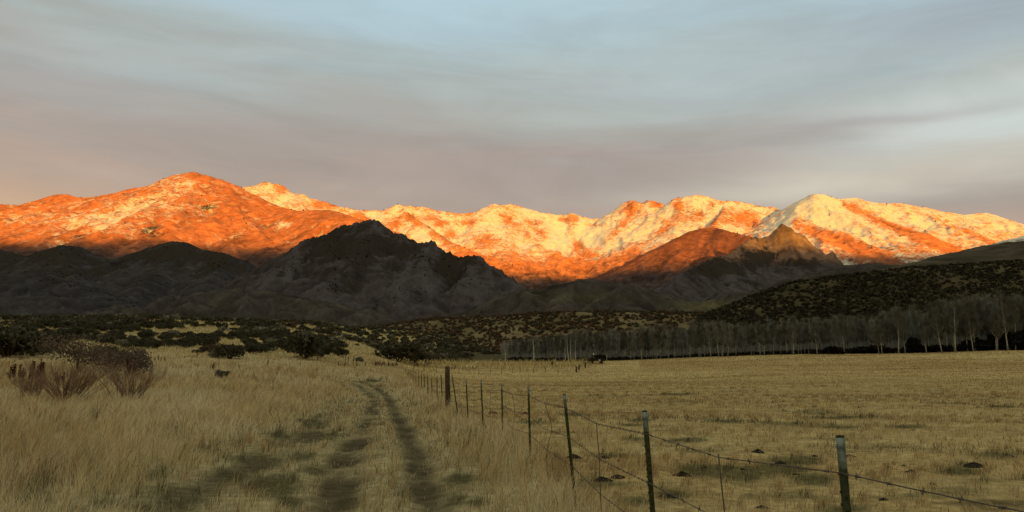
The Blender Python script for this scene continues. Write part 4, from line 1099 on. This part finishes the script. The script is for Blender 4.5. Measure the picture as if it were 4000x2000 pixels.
# ------------------------------------------------------------------ bare aspens
M_BARK = mat_simple('aspen_bark', (0.15, 0.155, 0.13), (0.36, 0.365, 0.31), 1.6, 0.8)
M_BARKD = mat_simple('dim_aspen_bark', (0.15, 0.148, 0.126), (0.28, 0.276, 0.236), 1.6, 0.85)
M_SNAG = mat_simple('bleached_snag', (0.36, 0.36, 0.30), (0.58, 0.57, 0.50), 2.5, 0.8)
M_CROWN = mat_simple('aspen_twigs', (0.080, 0.075, 0.063), (0.145, 0.137, 0.116), 0.5, 0.9)
M_CROWNG = mat_simple('grey_aspen_twigs', (0.13, 0.133, 0.112), (0.22, 0.223, 0.188), 0.5, 0.9)


def twig_strips(segs, wid):
    """thin three-sided sticks as one mesh"""
    A_ = np.array([s_[0] for s_ in segs]); B_ = np.array([s_[1] for s_ in segs]); n = len(A_)
    d = B_ - A_; d /= np.linalg.norm(d, axis=1)[:, None] + 1e-9
    u = np.cross(d, np.array((.31, .57, .76))); u /= np.linalg.norm(u, axis=1)[:, None] + 1e-9; v = np.cross(d, u)
    V = np.zeros((n, 6, 3)); w_ = np.asarray(wid).reshape(-1, 1) * np.ones((n, 1))
    for k_ in range(3):
        t = 2.094 * k_; o_ = u * math.cos(t) + v * math.sin(t)
        V[:, k_] = A_ + o_ * w_; V[:, 3 + k_] = B_ + o_ * w_ * .45
    F = np.array([(0, 1, 4, 3), (1, 2, 5, 4), (2, 0, 3, 5)])
    return V.reshape(-1, 3), (F[None] + (np.arange(n) * 6)[:, None, None]).ravel(), np.full(n * 3, 4)


def aspen(seed, h, fork=False, snag=False, ntw=420, rad=.13):
    rs = random.Random(seed); mb = MB(); segs, wid = [], []
    bend = rs.uniform(-.04, .04); bend2 = rs.uniform(-.05, .05)
    def tp(t): return Vector((bend * h * math.sin(t * 2.6) + bend2 * h * t * t, .3 * bend * h * math.sin(t * 4), h * t))
    tt = [i / 9 for i in range(10)]
    mb.tube([tp(t) - Vector((0, 0, .15 if t == 0 else 0)) for t in tt], [rad * (1 - .86 * t ** 1.1) * (1.25 if t == 0 else 1) for t in tt], 7)
    nl = 4 if snag else rs.randint(14, 20)
    for i in range(nl):
        t0 = rs.uniform(.26, .95) if not (fork and i == 0) else .5
        a = rs.uniform(0, 6.28) if not (fork and i == 0) else (0.3 if rs.random() < .5 else 2.8)
        L_ = h * rs.uniform(.07, .17) * (1.35 - t0) * 1.4 * (1.5 if fork and i == 0 else 1)
        p0 = tp(t0); up = rs.uniform(.9, 1.6)
        d0 = Vector((math.cos(a), math.sin(a), up * .6)).normalized(); d1 = Vector((math.cos(a) * .6, math.sin(a) * .6, up)).normalized()
        p1 = p0 + d0 * L_ * .5; p2 = p1 + d1 * L_ * .5
        r0 = rad * (1 - .86 * t0) * .55
        mb.tube([p0, p1, p2], [r0, r0 * .7, r0 * .3], 5)
        if not snag:
            for j in range(int(ntw / nl)):
                q = p1.lerp(p2, rs.random()) if rs.random() < .7 else p0.lerp(p1, rs.random())
                dd = Vector((rs.gauss(0, .45), rs.gauss(0, .45), rs.uniform(.5, 1.5))).normalized() * rs.uniform(.35, 1.15) * h / 10
                segs.append((tuple(q), tuple(q + dd))); wid.append(.016)
                for _ in range(2):
                    q2 = q + dd * rs.uniform(.3, 1); d2 = (dd + Vector((rs.gauss(0, .5), rs.gauss(0, .5), rs.uniform(-.1, .5))) * h / 10) * .6
                    segs.append((tuple(q2), tuple(q2 + d2))); wid.append(.011)
    if not snag:
        for j in range(int(ntw * .35)):
            q = tp(rs.uniform(.6, 1)); dd = Vector((rs.gauss(0, .6), rs.gauss(0, .6), rs.uniform(.1, 1.1))).normalized() * rs.uniform(.3, .9) * h / 10
            segs.append((tuple(q), tuple(q + dd))); wid.append(.012)
    tm = mb.mesh('trunk', True)
    cm = mesh_from('crown', *twig_strips(segs, wid)) if segs else None
    return tm, cm


def tree_thing(name, tm, cm, mats, P, sc, rz, lab, gp=None, lean=0.0):
    o = empty(name, P, 0); o.rotation_euler = (0, lean, rz) if not lean else (0, lean, 0); o.scale = (sc, sc, sc)
    t = link('trunk', tm, None, o); t.material_slots
    if cm: link('crown', cm, None, o)
    tag(o, lab, 'tree', gp)
    return o


PROT = []
for k in range(12):
    tm, cm = aspen(900 + k, 8.0 if k < 8 else 7.0, k % 4 == 1, False, 620, .10 if k < 8 else .075)
    tm.materials.append(M_BARK if k in (2, 6) else M_BARKD); cm.materials.append(M_CROWN if k % 3 else M_CROWNG); PROT.append((tm, cm))


def hmap(px): return np.interp(px, [1950, 2100, 2300, 2600, 2700, 2780, 2900, 3050, 3300, 3450, 3600, 3720, 3900, 4000, 4200], [4.4, 6.0, 7.6, 7.8, 8.2, 8.6, 8.0, 8.2, 9.0, 9.6, 11.0, 12, 12.6, 13, 13])


def edge_d(px): return np.interp(px, [1900, 2300, 2400, 3000, 4000, 4300], [196, 187, 184, 180, 178, 178])


# trees that stand out in the photo: px base, px top, py top, radius, kind, label
STAND = [(3733, 3722, 1165, .17, 'fork', 'tallest aspen, white trunk with paired upswept limbs at the pasture edge'),
         (3938, 3915, 1150, .16, 'plain', 'tall pale aspen leaning left near the right end of the wood'),
         (3510, 3510, 1205, .13, 'fork', 'pale aspen with a forked limb on the right at mid height'),
         (3680, 3655, 1215, .13, 'plain', 'slender pale aspen leaning left beside the tallest one'),
         (3620, 3605, 1285, .10, 'plain', 'short leaning aspen trunk at the right side of the round dark bush'),
         (3803, 3785, 1225, .11, 'plain', 'slim grey aspen standing alone right of the tallest one'),
         (3893, 3878, 1215, .11, 'plain', 'grey aspen in a close pair near the right end of the wood'),
         (3899, 3895, 1230, .09, 'plain', 'thinner right-hand aspen of the close pair near the right end'),
         (3433, 3424, 1300, .07, 'plain', 'thin leaning aspen stem left of the forked one'),
         (3446, 3440, 1250, .09, 'fork', 'pale low-forked aspen left of the forked one at the edge'),
         (3100, 3098, 1240, .10, 'plain', 'pale aspen above the middle of the far pasture edge'),
         (2808, 2795, 1262, .09, 'fork', 'pale fan-shaped aspen, first of the bright clump'), (2822, 2822, 1258, .09, 'plain', 'upright pale aspen in the bright clump'),
         (2842, 2850, 1265, .09, 'fork', 'pale aspen leaning right in the bright clump'), (2775, 2760, 1270, .09, 'plain', 'pale aspen leaning left in the bright clump'),
         (2507, 2506, 1290, .08, 'plain', 'slim pale aspen right of the wagon'), (2369, 2369, 1330, .06, 'plain', 'short pale aspen close to the wagon'),
         (3192, 3188, 1250, .09, 'plain', 'grey aspen between the bright clump and the forked one'), (2985, 2983, 1275, .08, 'plain', 'slim grey aspen right of the bright clump')]
for i, (pb_, pt_, py, rad, kd, lab) in enumerate(STAND):
    d = float(edge_d(pb_)) - 1.0; x = at(pb_, 1380, d)[0]; z = float(gz(x, d)); T_ = at(pt_, py, d)
    h_ = T_[2] - z
    tm, cm = aspen(40 + i, h_, kd == 'fork', False, 520, rad * 1.05); tm.materials.append(M_BARK); cm.materials.append(M_CROWNG if 11 <= i <= 14 else M_CROWN)
    tree_thing('aspen_tree', tm, cm, None, (x, d, z), 1.0, 0, lab, 'aspens of the bare wood', math.atan2(T_[0] - x, h_))
for i, (pb_, pt_, py, rad, lab) in enumerate([(2085, 2081, 1325, .13, 'thick bleached dead trunk left of the wagon'), (2208, 2207, 1352, .09, 'short bleached dead trunk nearest the stake fence corner'), (2222, 2216, 1318, .10, 'bleached dead trunk, left one of the tall pair'),
                                              (2231, 2228, 1322, .09, 'bleached dead trunk, right one of the tall pair'), (2247, 2245, 1328, .09, 'bleached dead trunk right of the tall pair'), (1975, 1973, 1352, .08, 'lone bleached stump trunk by the brush left of the wood')]):
    d = 192.0; x = at(pb_, 1400, d)[0]; z = float(gz(x, d)); T_ = at(pt_, py, d); h_ = T_[2] - z
    tm, _ = aspen(70 + i, h_, False, True, 0, rad); tm.materials.append(M_SNAG)
    tree_thing('dead_trunk', tm, None, None, (x, d, z), 1.0, 0, lab, 'bleached dead trunks', math.atan2(T_[0] - x, h_))
SPARE = 'thin grey bare aspen standing in the crowded dark wood behind the pasture'
for i in range(270):
    px = 1985 + 2130 * (i + rng.random()) / 270
    back_ = rng.random() ** 1.3 * 34
    d = float(edge_d(px)) + 1.5 + back_; x = at(px, 1390, d)[0]; z = float(gz(x, d))
    k = int(rng.integers(12)); hgt = hmap(px) * rng.uniform(.78, 1.08)
    tm, cm = PROT[k]; sc = hgt / (8.0 if k < 8 else 7.0)
    tree_thing('aspen_tree', tm, cm, None, (x, d, z), sc, rng.random() * 6.28, SPARE, 'crowded aspens of the wood')
# the dim depth of the wood: stems and twigs one cannot count
segs, wid = [], []
rs = random.Random(5)
for i in range(3000):
    px = rs.uniform(1960, 4150); d = float(edge_d(px)) + rs.uniform(12, 70); x = at(px, 1390, d)[0]; z = float(gz(x, d)); h_ = hmap(px) * rs.uniform(.7, 1.05)
    lx_ = rs.gauss(0, .35); p = Vector((x, d, z)); segs.append((tuple(p), tuple(p + Vector((lx_, 0, h_))))); wid.append(rs.uniform(.035, .07))
    for j in range(20):
        t = rs.uniform(.3, 1); q = p + Vector((lx_ * t, 0, h_ * t)); dd = Vector((rs.gauss(0, .3), rs.gauss(0, .3), rs.uniform(.4, 1.3))) * rs.uniform(.4, 1.1)
        segs.append((tuple(q), tuple(q + dd))); wid.append(.024)
me = mesh_from('woods', *twig_strips(segs, wid))
tag(link('woods', me, mat_simple('wood_stems', (0.14, 0.136, 0.118), (0.24, 0.233, 0.20), 0.4, .9)), 'dim mass of bare stems deep inside the aspen wood', 'woods', None, 'stuff')
# dark evergreen thicket under the trees
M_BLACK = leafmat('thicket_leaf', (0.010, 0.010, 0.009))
thick = []
for k in range(4):
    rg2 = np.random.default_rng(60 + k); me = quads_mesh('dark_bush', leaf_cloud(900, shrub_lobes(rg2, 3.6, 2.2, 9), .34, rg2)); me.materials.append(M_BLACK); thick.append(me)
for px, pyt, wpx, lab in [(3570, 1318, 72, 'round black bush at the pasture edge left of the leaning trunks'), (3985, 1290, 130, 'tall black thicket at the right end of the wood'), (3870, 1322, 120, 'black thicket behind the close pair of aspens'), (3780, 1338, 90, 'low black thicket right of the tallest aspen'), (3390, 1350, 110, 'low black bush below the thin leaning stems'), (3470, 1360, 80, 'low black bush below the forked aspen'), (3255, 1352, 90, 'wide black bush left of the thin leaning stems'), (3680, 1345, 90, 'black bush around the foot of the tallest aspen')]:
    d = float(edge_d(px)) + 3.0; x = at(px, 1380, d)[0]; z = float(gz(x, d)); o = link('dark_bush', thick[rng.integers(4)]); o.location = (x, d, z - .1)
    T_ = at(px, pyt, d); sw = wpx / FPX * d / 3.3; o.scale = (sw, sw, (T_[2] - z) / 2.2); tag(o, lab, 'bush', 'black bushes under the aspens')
for i in range(20):
    px = 3250 + 850 * rng.random() ** .8; d = float(edge_d(px)) + rng.uniform(5, 9); x = at(px, 1390, d)[0]; z = float(gz(x, d))
    o = link('dark_bush', thick[rng.integers(4)]); o.location = (x, d, z - .1); s_ = rng.uniform(.3, .85) * (0.75 if px < 3100 else 1.0); o.scale = (s_ * 1.3, s_, s_); o.rotation_euler = (0, 0, rng.random() * 6)
    tag(o, 'low black bush half hidden among the aspen stems', 'bush', 'low black bushes among the stems')

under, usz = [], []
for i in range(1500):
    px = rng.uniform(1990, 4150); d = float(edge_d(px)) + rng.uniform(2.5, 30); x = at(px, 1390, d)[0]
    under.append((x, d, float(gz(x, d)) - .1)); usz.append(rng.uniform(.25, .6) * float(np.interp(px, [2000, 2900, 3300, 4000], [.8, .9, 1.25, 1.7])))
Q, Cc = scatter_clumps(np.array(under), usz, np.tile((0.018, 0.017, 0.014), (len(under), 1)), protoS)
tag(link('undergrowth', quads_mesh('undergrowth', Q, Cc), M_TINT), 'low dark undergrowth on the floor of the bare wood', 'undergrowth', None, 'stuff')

# ------------------------------------------------------------------ willows, brown bushes, dead bush, dock
M_WILLOW = mat_simple('willow_stem', (0.105, 0.058, 0.038), (0.19, 0.11, 0.072), 2.0, 0.8)
M_WTWIG = mat_simple('willow_twig', (0.15, 0.088, 0.058), (0.25, 0.155, 0.105), 2.0, 0.85)


def willow(seed, spread, h, ns, P, lab, spread_r=None):
    rs = random.Random(seed); o = empty('willow_bush', tuple(P)); sb = MB(); segs, wid = [], []
    for i in range(ns):
        a = rs.uniform(0, 6.28); e = spread * math.sqrt(rs.random())
        bx_ = rs.gauss(0, .30); by_ = rs.gauss(0, .25)
        tipv = Vector((math.cos(a) * e + bx_, math.sin(a) * e * .6 + by_, h * rs.uniform(.62, 1.0) * (1 - .18 * (e / spread) ** 2)))
        p0 = Vector((bx_, by_, -.05)); mid = p0.lerp(tipv, .5) + Vector((math.cos(a) * -.06, 0, .10))
        pts_ = [p0, p0.lerp(mid, .5) + Vector((rs.gauss(0, .02), 0, 0)), mid, mid.lerp(tipv, .5) + Vector((rs.gauss(0, .03), 0, .04)), tipv]
        r0 = rs.uniform(.012, .022); sb.tube(pts_, [r0, r0 * .85, r0 * .65, r0 * .45, r0 * .2], 5)
        for j in range(11):
            t = rs.uniform(.22, 1); q = pts_[int(t * 3.99)].lerp(pts_[int(t * 3.99) + 1], rs.random())
            dd = (tipv - p0).normalized() * rs.uniform(.15, .5) + Vector((rs.gauss(0, .11), rs.gauss(0, .11), rs.uniform(.05, .3)))
            segs.append((tuple(q), tuple(q + dd))); wid.append(.0055)
            for _ in range(2):
                q2 = q + dd * rs.uniform(.3, .9); d2 = dd * .5 + Vector((rs.gauss(0, .08), rs.gauss(0, .08), .06)); segs.append((tuple(q2), tuple(q2 + d2))); wid.append(.0045)
    sb.build('stems', M_WILLOW, o, True)
    link('twigs', mesh_from('twigs', *twig_strips(segs, wid)), M_WTWIG, o)
    tag(o, lab, 'bush', 'bare willows in the tall grass'); return o


willow(1, 2.2, 1.9, 56, ground_at(255, 1578), 'wide bare reddish willow bush fanning out of the tall grass')
willow(2, 1.7, 1.75, 34, ground_at(505, 1576), 'narrower bare willow bush right of the wide one')
willow(3, 1.3, 1.5, 26, ground_at(120, 1572), 'low bare willow stems with red dock on the left side')
M_BROWNB = leafmat('brown_bush_twigs', (0.115, 0.085, 0.064))


def twiggy_bush(seed, px, pb_, wpx, hpx, mat_, lab, size=.11, n=3600):
    rg2 = np.random.default_rng(seed); P = ground_at(px, pb_); w = wpx / FPX * P[1]; h = hpx / FPX * P[1]
    o = empty('brown_bush', tuple(P)); lob = [(a * w / (h * 2.2), b_, c_, d_ * .95) for a, b_, c_, d_ in shrub_lobes(rg2, h * 2.2, h, 10)]
    link('twig_mass', quads_mesh('twig_mass', leaf_cloud(n, lob, size, rg2, .85)), mat_, o)
    sb = MB()
    for _ in range(14):
        a = rg2.random() * 6.28; q = w * .4 * rg2.random(); sb.tube([(0, 0, -.1), (math.cos(a) * q * .5, math.sin(a) * q * .4, h * .4), (math.cos(a) * q, math.sin(a) * q * .7, h * .9)], [.03, .02, .008], 4)
    sb.build('stems', M_TWIG, o); tag(o, lab, 'bush', 'brown bushes behind the willows')


twiggy_bush(1, 300, 1462, 270, 165, M_BROWNB, 'large round brown bush behind the wide willow')
twiggy_bush(2, 505, 1480, 175, 140, M_BROWNB, 'smaller round brown bush behind the narrower willow')
twiggy_bush(3, 420, 1435, 130, 95, leafmat('olive_twigs', (0.075, 0.066, 0.046)), 'olive brown bush between the two round brown bushes')
twiggy_bush(4, 870, 1478, 75, 32, leafmat('grey_twigs', (0.055, 0.05, 0.045)), 'low grey twiggy dead bush alone in the grass', .07, 900)
M_DOCK = mat_simple('dock_seed', (0.045, 0.018, 0.011), (0.10, 0.042, 0.024), 6.0, 0.9)
dock_p = []
for k in range(5):
    rs = random.Random(500 + k); rg2 = np.random.default_rng(500 + k); st = MB(); st.tube([(0, 0, -.05), (.02, 0, .4), (.0, .01, .95)], [.012, .010, .005], 5)
    st_m = st.mesh('stem'); st_m.materials.append(M_DOCK)
    Qs = []
    for b_ in range(rs.randint(1, 2)):
        a = rs.uniform(0, 6.28); lx_, ly_ = (0, 0) if b_ == 0 else (math.cos(a) * .13, math.sin(a) * .13)
        z0, z1 = (.45, 1.0) if b_ == 0 else (.42, rs.uniform(.7, .9))
        lob = [(lx_ * (t * .9 + .1), ly_ * (t * .9 + .1), z0 + (z1 - z0) * t, .036 * (1 - .55 * abs(t - .4))) for t in np.linspace(0, 1, 8)]
        Qs.append(leaf_cloud(120, lob, .045, rg2, .8))
    hm = quads_mesh('seed_head', np.concatenate(Qs)); hm.materials.append(M_DOCK); dock_p.append((st_m, hm))
DOCK = []
def dk(px, py, hpx, lab, gp): DOCK.append((px, py, hpx, lab, gp))
rs = random.Random(9)
for px in (36, 48, 52, 70, 74, 86, 112, 120, 128, 138, 146, 150, 158, 164): dk(px + rs.uniform(-2, 2), 1512 + rs.uniform(-8, 6), (78 if px < 90 else 88) + rs.uniform(-16, 10), 'dark red dock stalk standing in the left end of the willows', 'dock stalks in the willows')
for px in (218, 246): dk(px, 1520, 62, 'short red dock stalk inside the wide willow', 'dock stalks inside the wide willow')
for px, py, h_ in ((820, 1455, 28), (832, 1462, 42), (838, 1455, 36), (828, 1502, 24)): dk(px, py, h_, 'dark red dock stalk beside the low grey dead bush', 'dock stalks by the dead bush')
for px, py, h_ in ((605, 1420, 24), (618, 1420, 28), (628, 1420, 24), (640, 1420, 26), (646, 1420, 24)): dk(px, py, h_, 'dark dock stalk right of the round brown bushes', 'dock stalks right of the brown bushes')
for px in (1322, 1330, 1338, 1343, 1347, 1390, 1393, 1397, 1403, 1426): dk(px, 1437, 20 + rs.uniform(-5, 5), 'red dock stalk at the feet of the steel stakes', 'dock stalks by the steel stakes')
for px in np.concatenate([np.linspace(1458, 1506, 15), np.linspace(1516, 1552, 12)]): dk(px + rs.uniform(-1.5, 1.5), 1437 + rs.uniform(-1, 4), 22 + rs.uniform(-5, 4), 'dark red dock stalk in the dense row left of the fence end', 'dock row left of the fence')
for px in (1618, 1622, 1626, 1630, 1634): dk(px, 1442, 22 + rs.uniform(-4, 4), 'red dock stalk in the small bunch just right of the fence', 'dock bunch right of the fence')
for px in list(range(1660, 1690, 5)) + [1700, 1715, 1722, 1735]: dk(px, 1430 + rs.uniform(-2, 4), 20 + rs.uniform(-5, 5), 'dark red dock stalk behind the thick wooden post', 'dock stalks behind the wooden post')
for px in list(range(1762, 1780, 4)) + [1808, 1818, 1822, 1838, 1844, 1849, 1853, 1857]: dk(px, 1450 + rs.uniform(-2, 2), 16 + rs.uniform(-4, 4), 'small red dock stalk in the line along the stake fence', 'dock line by the stake fence')
for px, py, h_ in ((770, 1400, 22), (885, 1445, 18), (1045, 1438, 30), (1130, 1436, 22), (1172, 1436, 20), (1118, 1456, 16), (1210, 1540, 18), (935, 1454, 20), (1470, 1462, 10), (1476, 1460, 12)): dk(px, py, h_, 'single dock stalk standing apart in the open grass left of the track', 'lone dock stalks in the grass')
for i, (px, py, hpx, lab, gp) in enumerate(DOCK):
    P = ground_at(px, py); sm_, hm = dock_p[i % 5]; o = empty('dock_plant', tuple(P), rs.uniform(0, 6)); s_ = max(hpx / FPX * P[1], .3); o.scale = (s_ * rs.uniform(.8, 1.15),) * 2 + (s_,)
    link('stem', sm_, None, o); link('seed_head', hm, None, o); tag(o, lab, 'plant', gp)

# ------------------------------------------------------------------ dark clods in the pasture
M_CLOD = mat_simple('dung_clod', (0.010, 0.008, 0.006), (0.026, 0.020, 0.014), 9.0, 0.95, .4)
clods = []
for k in range(5):
    rg2 = np.random.default_rng(700 + k); mb = MB(); nu, nv_ = 16, 6
    for j in range(nv_):
        for i in range(nu):
            t = 2 * math.pi * i / nu; q = j / (nv_ - 1); r_ = (1 - q ** 2.2) * (1 + .22 * math.sin(t * 2 + k) + .14 * math.sin(t * 5 + 2 * k) + .05 * rg2.normal())
            mb.v.append((r_ * math.cos(t), r_ * math.sin(t) * .7, q * .5 * (1 + .25 * math.sin(t * 3 + k)) - .06))
    for j in range(nv_ - 1):
        for i in range(nu): mb.f.append((j * nu + i, j * nu + (i + 1) % nu, (j + 1) * nu + (i + 1) % nu, (j + 1) * nu + i))
    mb.f.append(tuple((nv_ - 1) * nu + i for i in range(nu)))
    me = mb.mesh('dirt_clod', True); me.materials.append(M_CLOD); clods.append(me)
for i, (px, py, wpx, lab) in enumerate([
        (2333, 1542, 14, 'small black clod far out, right one of two'), (2301, 1544, 10, 'small black clod far out, left one of two'), (2542, 1519, 10, 'tiny dark clod alone in the far pasture'), (3297, 1524, 16, 'dark reddish clod alone in the far right pasture'),
        (2307, 1707, 30, 'dark clod between the third and second posts'), (2412, 1868, 60, 'large black clod right of the wire stay'), (2350, 1880, 70, 'wide black clod patch beside the large one'), (2600, 1945, 66, 'big black lump at the foot of the second post'),
        (2663, 1858, 72, 'black clod heap right of the second post'), (2660, 1850, 30, 'small clod on top of the black clod heap'), (2415, 1804, 16, 'small dark clod left of the second post'), (2357, 1792, 46, 'flat dark clod behind the wire stay'),
        (2240, 1790, 64, 'long dark clod behind the third post'), (2167, 1772, 10, 'tiny upright dark clod left of the third post'), (2960, 1768, 58, 'dark clod right of the second stay'), (3047, 1812, 46, 'dark clod left of the nearest post'),
        (3182, 1784, 26, 'small dark clod up-left of the nearest post'), (3318, 1786, 44, 'black clod touching the right side of the nearest post'), (3108, 1856, 30, 'small clod low left of the nearest post'), (3560, 1846, 50, 'reddish dark clod right of the nearest post'),
        (3805, 1826, 80, 'ragged dark clod row toward the right edge'), (3935, 1786, 46, 'dark clod near the right edge of the pasture'), (3530, 1822, 20, 'small clod above the reddish one'), (3300, 1890, 22, 'small clod by the lower part of the nearest post'),
        (2755, 1830, 30, 'low clod at the rim of the grey-green patch'), (1925, 1617, 40, 'dark clod left of the fifth post'), (2050, 1618, 40, 'dark clod just behind the fourth post'), (3565, 1682, 24, 'small dark clod in the mid pasture patch'), (2900, 1836, 24, 'small clod inside the grey-green patch'), (2240, 1690, 26, 'low dark clod near the top of the third post'),
        (3450, 1955, 40, 'dark clod low in the right foreground'), (3640, 1895, 26, 'small dark clod in the right foreground'), (2975, 1985, 50, 'dark clod at the bottom edge right of the second post')]):
    P = ground_at(px, py); o = link('dirt_clod', clods[i % 5]); w = wpx / FPX * P[1] / 2; o.location = (P[0], P[1], P[2] - .01); hq = min(max(w * .5, .04), .09); o.scale = (w, w * 1.2, hq * 2)
    o.rotation_euler = (0, 0, random.uniform(-.4, .4)); tag(o, lab, 'clod', 'dark clods in the pasture')
